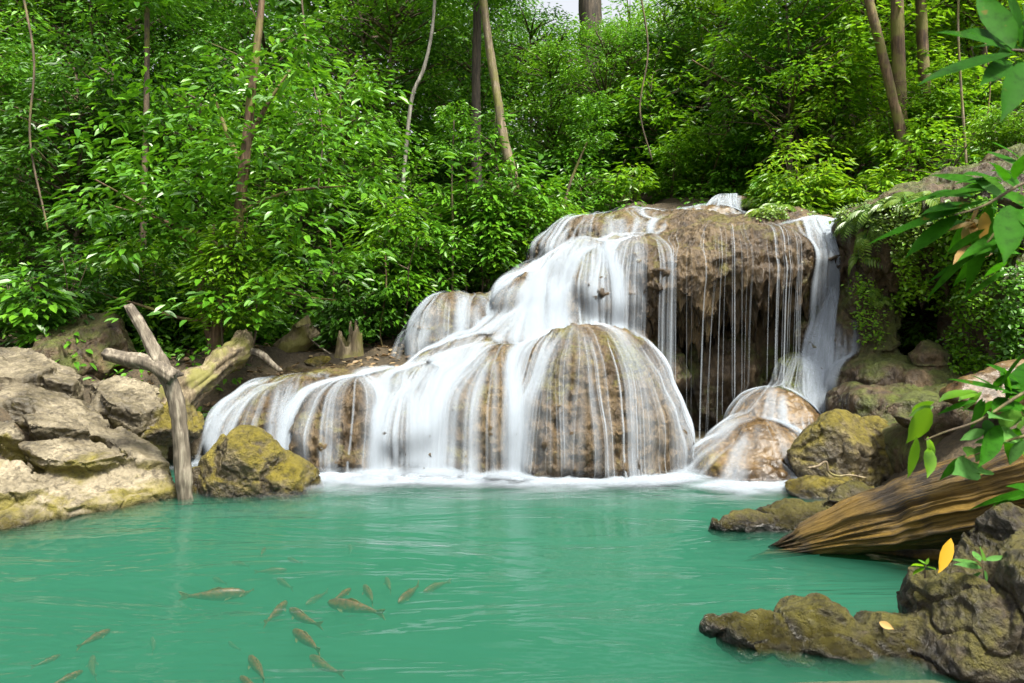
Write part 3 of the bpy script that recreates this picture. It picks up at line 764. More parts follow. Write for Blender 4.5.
PLANTS = []
def plant(key, x, y, sc, mat, rz=None, bark='bark', z=None, sz=1.):
    st, fo = KINDS[key][rl.randint(len(KINDS[key]))]
    name = {'shrub': 'shrub', 'broad': 'shrub', 'sapling': 'sapling'}.get(key, 'tree')
    e = bpy.data.objects.new(name, None); COL.objects.link(e)
    e.location = (x, y, gz_at(x, y) if z is None else z); e.scale = (sc, sc, sc * sz); e.rotation_euler = (0, 0, rl.uniform(0, 6.28) if rz is None else rz)
    s = bpy.data.objects.new('stem' if name != 'tree' else 'trunk', st); COL.objects.link(s); s.parent = e
    f = bpy.data.objects.new('foliage' if name != 'tree' else 'crown', fo); COL.objects.link(f); f.parent = e
    for o_, m_ in ((s, M[bark]), (f, M[mat])):
        if not o_.data.materials: o_.data.materials.append(m_)
        o_.material_slots[0].link = 'OBJECT'; o_.material_slots[0].material = m_
    PLANTS.append((e, name, mat, x, y, key, sc))
    return e
def px_of(x, y): return 512 + x / y * F

def pick(a): return a[rl.randint(len(a))]
# row by the water and on the bank
for px in np.arange(-40, 420, 34):
    Y = rl.uniform(11.6, 12.6) if px > 90 else rl.uniform(10.2, 11.6)
    plant(pick(['shrub', 'shrub', 'broad']), (px + rl.normal() * 10 - 512) / F * Y, Y, rl.uniform(.55, .85), pick(['leaf_dark', 'leaf_dark', 'leaf_mid']))
for px in np.arange(850, 1040, 24):
    Y = rl.uniform(9.6, 11.2)
    plant(pick(['shrub', 'broad']), (px - 512) / F * Y, Y, rl.uniform(.3, .5), pick(['leaf_mid', 'leaf_bright']), z=4.0 - .8 * (px < 930) if Y < 9.9 else None)
for px in np.arange(370, 600, 30):
    Y = rl.uniform(13, 14.2)
    plant(pick(['shrub', 'sapling', 'broad']), (px + rl.normal() * 8 - 512) / F * Y, Y, rl.uniform(.6, .85), pick(['leaf_mid', 'leaf_mid', 'leaf_bright']))
for px in np.arange(600, 830, 32):
    Y = rl.uniform(15.2, 16.4)
    plant(pick(['shrub', 'shrub', 'broad']), (px + rl.normal() * 8 - 512) / F * Y, Y, rl.uniform(.6, .9), pick(['leaf_mid', 'leaf_mid', 'leaf_bright']))
for px in np.arange(770, 1060, 30):
    Y = rl.uniform(11.8, 13.2)
    plant(pick(['shrub', 'broad', 'shrub']), (px + rl.normal() * 8 - 512) / F * Y, Y, rl.uniform(.5, .8), pick(['leaf_mid', 'leaf_bright', 'leaf_mid', 'leaf_yellow']))
# second row: saplings and small trees
for px in np.arange(-60, 420, 46):
    Y = rl.uniform(12.8, 14.2)
    plant(pick(['sapling', 'tree', 'tree']), (px + rl.normal() * 12 - 512) / F * Y, Y, rl.uniform(.7, .95), pick(['leaf_dark', 'leaf_mid', 'leaf_mid']))
for px in np.arange(420, 780, 50):
    Y = rl.uniform(16.5, 18)
    plant(pick(['sapling', 'shrub', 'tree']), (px + rl.normal() * 10 - 512) / F * Y, Y, rl.uniform(.7, 1.), pick(['leaf_mid', 'leaf_dark', 'leaf_mid', 'leaf_bright']))
for px in np.arange(780, 1090, 48):
    Y = rl.uniform(13.6, 15.5)
    plant(pick(['sapling', 'tree', 'sapling']), (px + rl.normal() * 10 - 512) / F * Y, Y, rl.uniform(.7, .95), pick(['leaf_bright', 'leaf_bright', 'leaf_yellow']))
for px, Y in ((248, 10.5), (225, 10.4), (480, 12.9), (505, 13), (425, 12.4), (395, 12.2), (140, 11.4), (885, 12.2), (925, 12.4), (955, 11.4)):
    plant('sapling' if px < 800 else 'shrub', (px - 512) / F * Y, Y, rl.uniform(.55, .8), pick(['leaf_mid', 'leaf_mid', 'leaf_bright'] if px < 800 else ['leaf_bright', 'leaf_yellow']))
for px, Y, tp in ((598, 17.5, 14), (560, 18, 24), (632, 18, 10), (668, 18.5, 4), (705, 17.5, 20)):
    X = (px - 512) / F * Y
    plant('fine', X, Y, (CH + (HZ - tp) / F * Y - gz_at(X, Y)) / 7.4, pick(['leaf_mid', 'leaf_mid', 'leaf_bright']))
for px, Y, tp in ((497, 13.0, 120), (520, 13.1, 165), (470, 13.0, 150)):
    X = (px - 512) / F * Y
    plant('sapling', X, Y, (CH + (HZ - tp) / F * Y - gz_at(X, Y)) / 3.4, 'leaf_mid')
# third row: trees up the slope
for px in np.arange(-60, 1090, 58):
    Y = rl.uniform(16, 19) if not 420 < px < 780 else rl.uniform(19, 22)
    plant(pick(['tree', 'fine', 'fine']), (px + rl.normal() * 14 - 512) / F * Y, Y, rl.uniform(.85, 1.1) * (.5 if 515 < px < 660 else .75 if 660 < px < 800 else 1),
          pick(['leaf_dark', 'leaf_mid', 'leaf_mid'] if px < 420 else ['leaf_mid', 'leaf_mid', 'leaf_mid', 'leaf_bright'] if px < 680 else ['leaf_bright', 'leaf_yellow', 'leaf_yellow']))  # brighter, yellower leaf colours on the right stand in for stronger light there
# far trees
for Y0, st, ks in ((24, 72, ['fine', 'tall']), (31, 84, ['tall'])):
    for px in np.arange(-40, 1080, st):
        Y = Y0 + rl.uniform(-2, 2.5)
        sc = rl.uniform(.8, 1.05); kk = pick(ks); X = (px + rl.normal() * 16 - 512) / F * Y
        if 490 < px < 830:                      # lower crowns here leave specks of sky
            sc = (CH + (HZ - rl.uniform(-14, 26)) / F * Y - gz_at(X, Y)) / (13 if kk == 'tall' else 7.5)
        plant(kk, X, Y, sc, pick(['leaf_mid', 'leaf_mid', 'leaf_bright'] if px < 700 else ['leaf_bright', 'leaf_yellow']))  # far crowns on the right brightened by leaf colour, imitating a backlit canopy

# labels: tone, kind, the row it stands in and the landmark in front of it
def label_plants():
    tone = {'leaf_dark': 'dark green', 'leaf_mid': 'mid green', 'leaf_bright': 'bright green', 'leaf_yellow': 'yellow-green'}
    what = {'shrub': 'tiered shrub', 'broad': 'broad-leaved shrub', 'sapling': 'slender sapling', 'tree': 'layered tree',
            'fine': 'small-leaved tree', 'tall': 'tall tree'}
    marks = [(95, 'above the pale outcrop'), (195, 'behind the forked dead branch'), (285, 'behind the mossy fallen log'), (390, 'behind the broken stump'),
             (500, 'behind the left rock ledge'), (600, 'left of the dripping shelf'), (700, 'behind the flat top slab'),
             (800, 'behind the round top rock'), (885, 'above the narrow waterfall'), (960, 'above the small cave'), (9999, 'right of the small cave')]
    def row(y): return 'at the wood edge' if y < 12.7 else 'in second row' if y < 15.3 else 'upslope' if y < 22 else 'far upslope'
    d = {}
    for e, name, mat, x, y, key, sc in PLANTS:
        px = px_of(x, y); mk = next(m for a, m in marks if px < a)
        d.setdefault(f'{tone[mat]} {what[key]} {row(y)} {mk}', []).append((px, e, name))
    for lab, L in d.items():
        L.sort(key=lambda q: q[0]); n = len(L)
        pre = [''] if n == 1 else ['left of two: ', 'right of two: '] if n == 2 else ['leftmost ', 'middle ', 'rightmost '] if n == 3 else [f'{q} from left: ' for q in ('first', 'second', 'third', 'fourth', 'fifth', 'sixth', 'seventh', 'eighth')[:n]]
        for (px, e, name), p in zip(L, pre):
            tag(e, p + lab, name, {'shrub': 'shrubs along the edge of the wood', 'sapling': 'saplings at the edge of the wood', 'tree': 'trees of the forest behind the falls'}[name])
label_plants()

# the deep wood that closes the view behind all this: one mass
def deep_wood():
    P_ = []; D_ = []
    n = 5200
    for k in range(n):
        Y = rl.uniform(17, 44); x = rl.uniform(-.85, .85) * Y
        px = px_of(x, Y); h = rl.uniform(0, 1) ** .8 * (10 if px < 470 else 2.4 if px < 830 else 8.)
        c = np.array([x, Y, float(ground_z(x, Y)) + h])
        p, d = spray_points(c, np.array([0, -.3, 0]), 16, .75)
        P_.append(p); D_.append(d)
    p = np.concatenate(P_); d = np.concatenate(D_); m = len(p)
    up = unit(np.stack([rl.normal(size=m) * .4, rl.normal(size=m) * .4, np.ones(m)], 1))
    V, Fq = leaves(p, d, up, .34 * rl.uniform(.6, 1.2, m), .5)
    return tag(obj('foliage', mk_mesh('foliage', V, Fq, smooth=False), M['leaf_dark']), 'deep green foliage filling the forest slope behind the trees', 'foliage', kind='stuff')
deep_wood()
def undergrowth():
    """ground cover on the whole slope"""
    P_ = []; D_ = []; U_ = []
    k = 0
    while k < 5200:
        Y = 9.5 + 16 * rl.uniform() ** 1.5; x = rl.uniform(-.8, .8) * Y
        if -3.6 < x < 5.2 and Y < 12.2 + .62 * max(0, min(x, 3.2)) * (x > -.5): continue
        if x > 4 and Y < 11.0: continue
        if x < -3.4 and Y < 10.4 - .2 * (x + 3.4) and rl.uniform() < .9: continue
        if noise(np.array([[x * .6, Y * .6, 0.]]), 77)[0] < -.25: continue
        k += 1
        c = np.array([x, Y, gz_at(x, Y) + rl.uniform(.03, .4)])
        p, d = spray_points(c, np.array([0, -.35, .1]), 13, rl.uniform(.15, .34)); P_.append(p); D_.append(d)
    p = np.concatenate(P_); d = np.concatenate(D_); m = len(p)
    up = unit(np.stack([rl.normal(size=m) * .4, rl.normal(size=m) * .4 - .2, np.ones(m)], 1))
    V, Fq = leaves(p, d, up, .12 * rl.uniform(.5, 1.3, m), .5)
    return tag(obj('undergrowth', mk_mesh('undergrowth', V, Fq, smooth=False), M['leaf_mid']), 'low leafy undergrowth covering the forest floor', 'undergrowth', kind='stuff')
undergrowth()
# ------------------------------------------------------------------ dead wood
def limb_mesh(name, path, radii, sides=28, nseg=10, rough=.12, groove=.1, seed=0, twist=0.):
    c = curve(path, nseg); r = np.interp(np.linspace(0, 1, len(c)), np.linspace(0, 1, len(radii)), radii)
    V, Fl = tubes([(c, r)], sides)
    n = len(c) * sides
    t = np.repeat(np.arange(len(c)), sides); ctr = c[t]
    L = np.concatenate([[0], np.cumsum(np.linalg.norm(np.diff(c, axis=0), axis=1))])[t]
    d = V[:n] - ctr; rr_ = np.linalg.norm(d, axis=1, keepdims=True); u = d / (rr_ + 1e-9)
    th = np.tile(np.arange(sides) / sides * 2 * np.pi, len(c)) + twist * L
    q = np.stack([np.cos(th) * 2.2, np.sin(th) * 2.2, L * .9], 1)
    k = 1 + groove * fbm(q * np.array([1.6, 1.6, .7]), 3, seed, ridged=True) - groove * .7 + rough * fbm(V[:n] * 3.2 + seed, 3, seed + 4)
    k = k + .05 * fbm(V[:n] * 15 + seed, 2, seed + 7)
    V[:n] = ctr + u * rr_ * k[:, None]
    for e_, m_ in ((0, -1), (len(c) - 1, 1)):            # splintered ends
        sl = slice(e_ * sides, (e_ + 1) * sides); ax = c[e_] - c[e_ - 1 if e_ else 1]
        V[sl] += ax / np.linalg.norm(ax) * (r[e_] * 1.1 * noise(np.stack([np.cos(th[sl]) * 2.6, np.sin(th[sl]) * 2.6, np.full(sides, seed * 1.7)], 1), 3))[:, None]
    return V, Fl
def limb(name, path, radii, mat, parent=None, **kw):
    V, Fl = limb_mesh(name, path, radii, **kw)
    base = V.mean(0) if parent is None else np.zeros(3)
    if parent is not None: base = np.array(parent.location)
    o = obj(name, mk_mesh(name, V - base, Fl), mat, loc=base if parent is None else None, parent=parent)
    return o
def empty(name, loc, label, cat, group=None):
    e = bpy.data.objects.new(name, None); COL.objects.link(e); e.location = loc
    return tag(e, label, cat, group)
def pl(pts, Y): return [P(a, b, Y + (c[0] if c else 0)) for a, b, *c in pts]

M['dead_wood'] = bark_mat('dead_wood', (.1, .082, .058), (.25, .22, .165))
M['wet_wood'] = bark_mat('wet_wood', (.1, .075, .045), (.26, .19, .11), .1)
M['mossy_wood'] = bark_mat('mossy_wood', (.1, .075, .04), (.23, .19, .115), .55)
def plank_mat():
    t = NT('old_log_wood')
    cb = t.n('ShaderNodeCombineXYZ')
    for k, nm in enumerate(('along', 'around_x', 'around_y')): t.l(t.n('ShaderNodeAttribute', attribute_name=nm).outputs['Fac'], cb.inputs[k])
    mp = t.n('ShaderNodeMapping'); mp.inputs['Scale'].default_value = (.9, 24, 24); t.l(cb.outputs[0], mp.inputs[0]); v = mp.outputs[0]; vo = t.coords()
    a = t.math('ADD', t.math('MULTIPLY', t.noise(v, 1.6, 10, .72, .15), .6), t.math('MULTIPLY', t.noise(vo, 5, 8, .75), .4)); b = t.noise(vo, 1.9, 5, .6)
    col = t.ramp(a, [(.38, (.006, .004, .002)), (.48, (.03, .018, .007)), (.58, (.1, .064, .025)), (.7, (.2, .145, .07))])
    col = t.mix(t.ramp(t.math('ADD', t.math('MULTIPLY', b, .6), t.math('MULTIPLY', a, .5)), [(.5, 0.), (.62, .8)]), col, (.23, .135, .008))
    return t.done(t.bsdf(col, .6, t.bump(a, 1., .09)).outputs[0])
M['old_log'] = plank_mat()

e = empty('dead_branch', P(183, 492, 7.3), 'forked grey dead branch standing in the water at the left bank', 'dead branch')
limb('stem', pl([(186, 505), (183, 470), (180, 425), (172, 388), (158, 358), (143, 330), (129, 306)], 7.3), [.068, .074, .074, .072, .066, .054, .04], M['dead_wood'], e, groove=.22, rough=.2, seed=2, sides=40, nseg=16)
limb('side_branch', pl([(174, 378), (150, 364), (128, 359), (106, 354)], 7.25), [.085, .07, .07, .065], M['dead_wood'], e, groove=.2, rough=.22, seed=5, sides=32)
tag(limb('fallen_log', pl([(140, 440, -.6), (160, 415, -.3), (190, 388), (215, 368, .4), (238, 350, .8), (243, 334, 1.0)], 9.0), [.16, .18, .16, .15, .16, .09], M['mossy_wood'], groove=.3, rough=.45, seed=7, sides=44, nseg=18),
    'green mossy fallen log slanting behind the dead branch', 'log')
tag(limb('root', pl([(236, 362), (250, 352), (262, 355), (272, 364), (281, 371)], 9.8), [.05, .05, .045, .04, .03], M['dead_wood'], rough=.15, seed=9), 'thin grey arching root between the two mossy logs', 'root')
tag(limb('fallen_log', pl([(262, 374), (276, 362), (290, 347), (308, 330)], 11.4), [.16, .17, .2, .2], M['mossy_wood'], rough=.25, seed=11), 'short thick mossy log leaning at the back of the low terrace', 'log')
tag(limb('stick', pl([(337, 358), (320, 347), (302, 332)], 11.3), [.012, .016, .01], M['dead_wood'], sides=6, rough=.02, groove=0), 'thin straight stick leaning on the broken stump', 'stick')

def stump():
    n = 40; rings = 14; V = []
    rr = np.random.RandomState(3)
    for i in range(rings):
        f = i / (rings - 1)
        for j in range(n):
            th = j / n * 2 * np.pi
            top = .6 + .1 * math.sin(th + 1) + .3 * noise(np.array([[math.cos(th) * 2.5, math.sin(th) * 2.5, 0.]]), 4)[0]
            h = f * top
            r = .17 + .22 * math.exp(-h * 5) + .05 * noise(np.array([[math.cos(th) * 1.6, math.sin(th) * 1.6, h * .8]]), 6)[0]
            V.append((math.cos(th) * r, math.sin(th) * r * .9, h - .1))
    for i in range(6):                                # hollow inside
        f = 1 - i / 5 * .8
        for j in range(n):
            o = V[(rings - 1) * n + j]; k = .72 - .05 * i
            V.append((o[0] * k, o[1] * k, o[2] * f - .02))
    V = np.array(V); R_ = rings + 6
    i = np.arange(R_ - 1)[:, None] * n; j = np.arange(n)[None]; j2 = (j + 1) % n
    Fq = np.stack([i + j, i + j2, i + n + j2, i + n + j], -1).reshape(-1, 4)
    o = obj('tree_stump', mk_mesh('tree_stump', V, [Fq]), M['mossy_wood'], loc=P(349, 366, 11.2))
    tag(o, 'broken hollow mossy stump at the back of the low terrace', 'tree stump')
stump()
boulder('boulder', [facet(P(322, 366, 11.1), (.28, .25, .2), 91, 12)], M['mossy'], 'small mossy lump of rock left of the broken stump', voxel=.02, seed=92)
boulder('boulder', [facet(P(98, 352, 10.2), (.75, .6, .6), 93, 12), facet(P(60, 368, 9.9), (.5, .5, .4), 94, 12)], M['cliff'], 'brown rock under leaf litter behind the pale outcrop', voxel=.03, seed=94, amp=.1)

# the big old log on the right: a split trunk running up the bank
def big_log():
    A = P(772, 550, 5.9); c = curve([A, P(805, 541, 5.8), P(850, 528, 5.7), P(905, 515, 5.55), P(970, 500, 5.3), P(1050, 478, 5.05), P(1130, 452, 4.9)], 30)
    sides = 160; n = len(c); s = np.linspace(0, 1, n)
    r = np.interp(s, [0, .06, .2, .36, .55, 1], [.03, .07, .125, .19, .25, .3])
    V, Fl = tubes([(c, r)], sides)
    m = n * sides; t = np.repeat(np.arange(n), sides); ctr = c[t]
    d = V[:m] - ctr
    th = np.tile(np.arange(sides) / sides * 2 * np.pi, n); L = s[t] * 4.2
    q = np.stack([np.cos(th), np.sin(th), L * .16], 1)
    k = 1 + .16 * fbm(q * np.array([2.2, 2.2, 1.2]), 3, 5) + .1 * (fbm(q * np.array([9, 9, 1.5]), 3, 9, ridged=True) - .7)
    q2 = np.stack([np.cos(th) * 14, np.sin(th) * 14, L * 1.0], 1)
    k += .09 * fbm(q2, 2, 12)
    V[:m] = ctr + d * k[:, None]
    V[:m, 2] += .02 * fbm(V[:m] * 4, 2, 3)
    jag = noise(np.stack([np.cos(th) * 3.1, np.sin(th) * 3.1, th * 0], 1), 8) + .6 * noise(np.stack([np.cos(th) * 9, np.sin(th) * 9, th * 0], 1), 9) + .5 * np.sin(th)
    V[:m] -= (c[6] - c[0]) / np.linalg.norm(c[6] - c[0]) * (jag * .34 * np.clip(1 - s[t] / .16, 0, 1))[:, None]
    # torn ends of the fibres at the water
    kn = [(0.45, 1.0), (.52, 1.4), (.62, .9), (.7, 1.25)]
    base = V.mean(0)
    z3 = np.zeros(len(V) - m)
    o = obj('fallen_log', mk_mesh('fallen_log', V - base, Fl, attrs={'along': np.concatenate([L, z3]), 'around_x': np.concatenate([np.cos(th), z3]), 'around_y': np.concatenate([np.sin(th), z3])}), M['old_log'], loc=base)
    tag(o, 'big old split log with yellow stains sloping into the pool', 'log')
    direction = c[-1] - c[0]
    o2 = limb('splinter', [A + np.array([.35, -.1, .0]), A + (.8, -.18, .02), A + (1.3, -.32, .05), A + (1.75, -.45, .03)], [.015, .05, .09, .1], M['old_log'], None, seed=21)
    o2.parent = o; o2.location = np.array(o2.location) - base
big_log()
tag(limb('root', pl([(808, 468), (818, 466), (826, 462), (829, 472), (838, 476), (850, 475), (866, 478)], 7.42), [.012, .013, .013, .012, .012, .01, .008], M['bark_pale'], sides=8, rough=.05, groove=0), 'thin pale root snaking over the big mossy boulder', 'root')

# ------------------------------------------------------------------ trees whose trunks show
def feature_tree(label, pts, Y, radii, bark, crown_=None, name='tree', sides=12, extra=(), group=None):
    base = P(*pts[0][:2], Y)
    e = empty(name, base, label, 'tree', group)
    radii = [q * .72 for q in radii]
    limb('trunk', pl(pts, Y), radii, M[bark], e, sides=sides, rough=.1, groove=.08, seed=len(pts))
    for ep, er in extra: limb('branch', pl(ep, Y), er, M[bark], e, sides=8, rough=.08, groove=0)
    if crown_:
        key, at, sc, mat = crown_
        f = bpy.data.objects.new('crown', KINDS[key][0][1]); COL.objects.link(f); f.parent = e
        zc = {'fine': 4.6, 'tree': 3.9, 'tall': 9.4, 'sapling': 2.05}[key]
        f.location = np.array(P(*at, Y)) - base - np.array([0, 0, zc * sc]); f.scale = (sc,) * 3
        f.material_slots[0].link = 'OBJECT'; f.material_slots[0].material = M[mat]
    return e
lt = feature_tree('forked slender tree with wide layered branches behind the mossy fallen log',
    [(210, 372), (216, 340), (224, 300), (233, 255), (240, 205), (246, 150), (252, 90), (260, 20), (266, -50)], 10.6, [.17, .14, .125, .12, .105, .1, .085, .07, .05], 'bark_warm',
    extra=[([(213, 350), (207, 325), (200, 300), (203, 278), (210, 255), (214, 225)], [.07, .06, .055, .05, .04, .02]),
           ([(246, 175), (234, 150), (224, 125), (214, 95)], [.05, .04, .03, .015]), ([(247, 145), (258, 122), (270, 100), (290, 70)], [.05, .04, .03, .015]),
           ([(238, 215), (265, 200), (300, 190), (345, 186)], [.04, .03, .025, .01]), ([(233, 255), (200, 235), (160, 220), (110, 205)], [.04, .03, .025, .01]),
           ([(228, 285), (262, 285), (300, 296), (335, 300)], [.03, .025, .02, .01]), ([(220, 322), (180, 318), (140, 305), (90, 290)], [.03, .025, .02, .008])])
V, Fq, C_ = crown((2.75, 1.15, 2.2), 130, 30, .17, .44, .36, hollow=.15, seed=77, tiers=9)
V = V + (P(248, 165, 10.3) - np.array(lt.location)); keep = None
obj('crown', mk_mesh('crown', V, Fq, smooth=False), M['leaf_mid'], lt)
feature_tree('pale flaking trunk leaning left in the middle of the wood', [(526, 235), (514, 180), (504, 140), (497, 95), (489, 45), (482, -10), (476, -70)], 13.4, [.14, .125, .12, .11, .105, .1, .095], 'bark_pale', ('fine', (470, -110), .7, 'leaf_mid'))
feature_tree('thin white stem curving up left of the pale leaning trunk', [(398, 250), (405, 160), (412, 98), (424, 68), (432, 30), (436, -20), (438, -60)], 13, [.05, .05, .048, .045, .042, .04, .035], 'bark_grey', ('sapling', (440, -90), .8, 'leaf_mid'), sides=8)
feature_tree('straight thin pale sapling stem below the white stem', [(452, 300), (453, 240), (452, 180), (454, 120)], 12.6, [.028, .026, .022, .015], 'bark_pale', ('sapling', (454, 130), .42, 'leaf_mid'), sides=7)
feature_tree('slim pale sapling leaning right behind the shelf', [(562, 218), (568, 190), (576, 168), (587, 142)], 14.2, [.045, .042, .038, .02], 'bark_pale', ('sapling', (592, 120), .45, 'leaf_mid'), sides=7)
feature_tree('thick grey trunk standing against the sky at the top', [(594, 190), (592, 110), (591, 40), (589, -20), (588, -90)], 19.5, [.48, .44, .42, .42, .4], 'bark_dark', ('tall', (585, -230), .8, 'leaf_dark'))
feature_tree('straight dull trunk behind the pale leaning trunk', [(478, 235), (477, 170), (476, 100), (477, 30), (478, -30)], 15, [.15, .14, .13, .12, .1], 'bark_dark', ('fine', (480, -110), .8, 'leaf_dark'))
feature_tree('slender grey trunk left of the forked tree', [(143, 250), (144, 190), (146, 130), (147, 60), (147, -20)], 11.9, [.075, .07, .065, .06, .05], 'bark', ('sapling', (148, -60), 1., 'leaf_mid'), sides=8)
feature_tree('brown trunk leaning left at the upper right', [(912, 190), (903, 140), (892, 95), (880, 45), (869, 0), (858, -60)], 12.6, [.13, .12, .11, .105, .1, .09], 'bark_warm', ('fine', (850, -220), .4, 'leaf_bright'))
feature_tree('thickest brown trunk of the group at the upper right', [(906, 200), (902, 150), (900, 100), (898, 50), (897, 0), (895, -60)], 12.9, [.2, .17, .16, .15, .145, .14], 'bark_warm', ('fine', (900, -230), .4, 'leaf_yellow'))
feature_tree('rightmost brown trunk of the group at the upper right', [(932, 190), (928, 130), (924, 70), (921, 10), (918, -60)], 13.2, [.15, .14, .13, .125, .12], 'bark_warm', ('fine', (930, -230), .4, 'leaf_yellow'))
feature_tree('thin pale stem right of the brown trunks', [(968, 190), (964, 130), (960, 70), (958, 20), (960, -40)], 11.8, [.03, .03, .028, .025, .02], 'bark_pale', ('sapling', (962, -60), .6, 'leaf_bright'), sides=7)
feature_tree('dark crooked tree with bent limbs above the round top rock', [(836, 205), (826, 168), (806, 150), (790, 125), (780, 95), (782, 70), (776, 40)], 14.6, [.12, .1, .09, .085, .07, .055, .03], 'bark_dark', ('tree', (780, 40), .55, 'leaf_mid'),
             extra=[([(812, 155), (826, 132), (842, 110), (856, 80)], [.06, .05, .04, .02]), ([(786, 115), (770, 118), (752, 112)], [.04, .03, .015])])
feature_tree('dark forked trunk high up beside the sky gap', [(706, 110), (710, 76), (718, 45), (724, 20), (738, -10)], 17, [.15, .13, .11, .1, .08], 'bark_dark', ('fine', (735, -40), .6, 'leaf_bright'),
             extra=[([(718, 45), (745, 30), (770, 10)], [.06, .05, .03])])

def vine(pts, Y, r, label, mat='bark'):
    tag(limb('vine', pl(pts, Y), [r, r * .9, r * .8], M[mat], sides=6, rough=.05, groove=0), label, 'vine')
vine([(20, -20), (34, 60), (30, 140), (48, 230)], 11.4, .02, 'dark vine hanging near the left edge of the wood')
vine([(96, 180), (140, 205), (185, 240), (215, 262)], 10.3, .014, 'thin bare twig slanting down to the forked slender tree', 'bark_warm')
vine([(300, -20), (308, 60), (322, 130), (318, 190)], 11.6, .016, 'thin vine hanging right of the forked slender tree')
vine([(385, 250), (386, 290), (380, 330), (384, 352)], 11.7, .015, 'thin root hanging behind the broken stump', 'bark_warm')
vine([(330, 240), (334, 290), (326, 340)], 11.9, .012, 'thin brown root hanging above the short mossy log', 'bark_warm')
vine([(640, -10), (648, 50), (640, 110), (652, 160)], 14.8, .02, 'vine hanging above the flat top slab')
vine([(692, 60), (735, 88), (770, 130), (790, 190)], 14.2, .016, 'slack vine slanting above the round top rock', 'bark_warm')
vine([(985, 40), (990, 90), (982, 150)], 11.2, .014, 'thin vine hanging at the far right above the cliff', 'bark_warm')

# ------------------------------------------------------------------ ferns and hanging plants on the rock
def fern_mesh(seed, n=16, L=.42, droop=1.):
    rr = np.random.RandomState(seed); P_ = []; D_ = []; U_ = []; S_ = []; paths = []
    for k in range(n):
        th = rr.uniform(0, 6.28); ln = L * rr.uniform(.6, 1.2); o = np.array([math.cos(th), math.sin(th), 0]); t = np.linspace(0, 1, 12)
        pts = o * (t * ln * .8)[:, None] + np.array([0, 0, 1.]) * (ln * (.75 * t - droop * 1.0 * t ** 2))[:, None]
        paths.append((pts, np.linspace(.004, .0015, 12)))
        tg = unit(np.gradient(pts, axis=0)); sd_ = np.cross(tg, [0, 0, 1.]); sd_ = unit(sd_)
        for i in range(2, 12):
            for sg in (-1, 1):
                P_.append(pts[i]); D_.append(sd_[i] * sg + tg[i] * .45); S_.append(ln * .3 * math.sin(math.pi * (i / 11.5) ** .7) + .012)
    p = np.array(P_); d = np.array(D_); up = np.tile([0, -.2, 1.], (len(p), 1))
    V, Fq = leaves(p, d, up, np.array(S_), .32, .25)
    sv, sf = tubes(paths, 3)
    return mk_mesh('fern_stalks', sv, sf), mk_mesh('fern_fronds', V, Fq, smooth=False)
FERN = [fern_mesh(i, 15, .42, 1. + .25 * (i % 3)) for i in range(4)]
aV, aF = join([(v, f) for v, f in COLLIDE]); AB = BVHTree.FromPolygons([tuple(v) for v in aV], [tuple(f) for f in aF])
def on_rock(px, py):
    d = Vector(P(px, py, 10) - np.array([0, 0, CH])).normalized()
    h = AB.ray_cast(Vector((0, 0, CH)), d)
    if h[0] is None: h = GB.ray_cast(Vector((0, 0, CH)), d)
    return h[0], h[1]
def fern(px, py, sc, label, mat='fern'):
    h, n = on_rock(px, py)
    if h is None: return
    a, b = FERN[rl.randint(len(FERN))]
    e = empty('fern', h, label, 'fern', 'ferns growing on the wet rock'); e.scale = (sc,) * 3
    e.rotation_euler = Vector((0, 0, 1)).rotation_difference((n * .8 + Vector((0, -.3, .9))).normalized()).to_euler()
    for nm, m_, mm in (('stalks', a, M['leaf_mid']), ('fronds', b, M[mat])):
        o = bpy.data.objects.new(nm, m_); COL.objects.link(o); o.parent = e
        if not m_.materials: m_.materials.append(mm)
for px, py, sc, lab in [(857, 222, .9, 'bright fern at the corner where the narrow waterfall starts'), (866, 238, .9, 'fern hanging just right of the narrow waterfall'),
                        (872, 212, 1., 'fern on the cliff edge above the narrow waterfall'), (888, 205, .9, 'fern on the cliff edge left of the pale slab'),
                        (862, 258, .8, 'lower fern drooping beside the narrow waterfall'), (905, 202, .9, 'fern below the left end of the pale slab'),
                        (880, 228, .8, 'fern on the brow of the brown cliff'), (925, 200, .8, 'fern under the middle of the pale slab'),
                        (868, 290, .55, 'small fern at the left side of the cave'), (880, 300, .45, 'tiny fern inside the left edge of the cave'),
                        (762, 212, .8, 'fern right of the round top rock'), (778, 208, .9, 'yellowish fern on the bank above the shelf'), (795, 205, .9, 'fern in the middle of the bank above the shelf'),
                        (812, 205, .8, 'fern on the bank near the dripping corner'), (830, 206, .9, 'fern on the bank behind the top of the narrow waterfall'),
                        (752, 205, .7, 'small fern close behind the round top rock')]:
    fern(px, py, sc, lab)
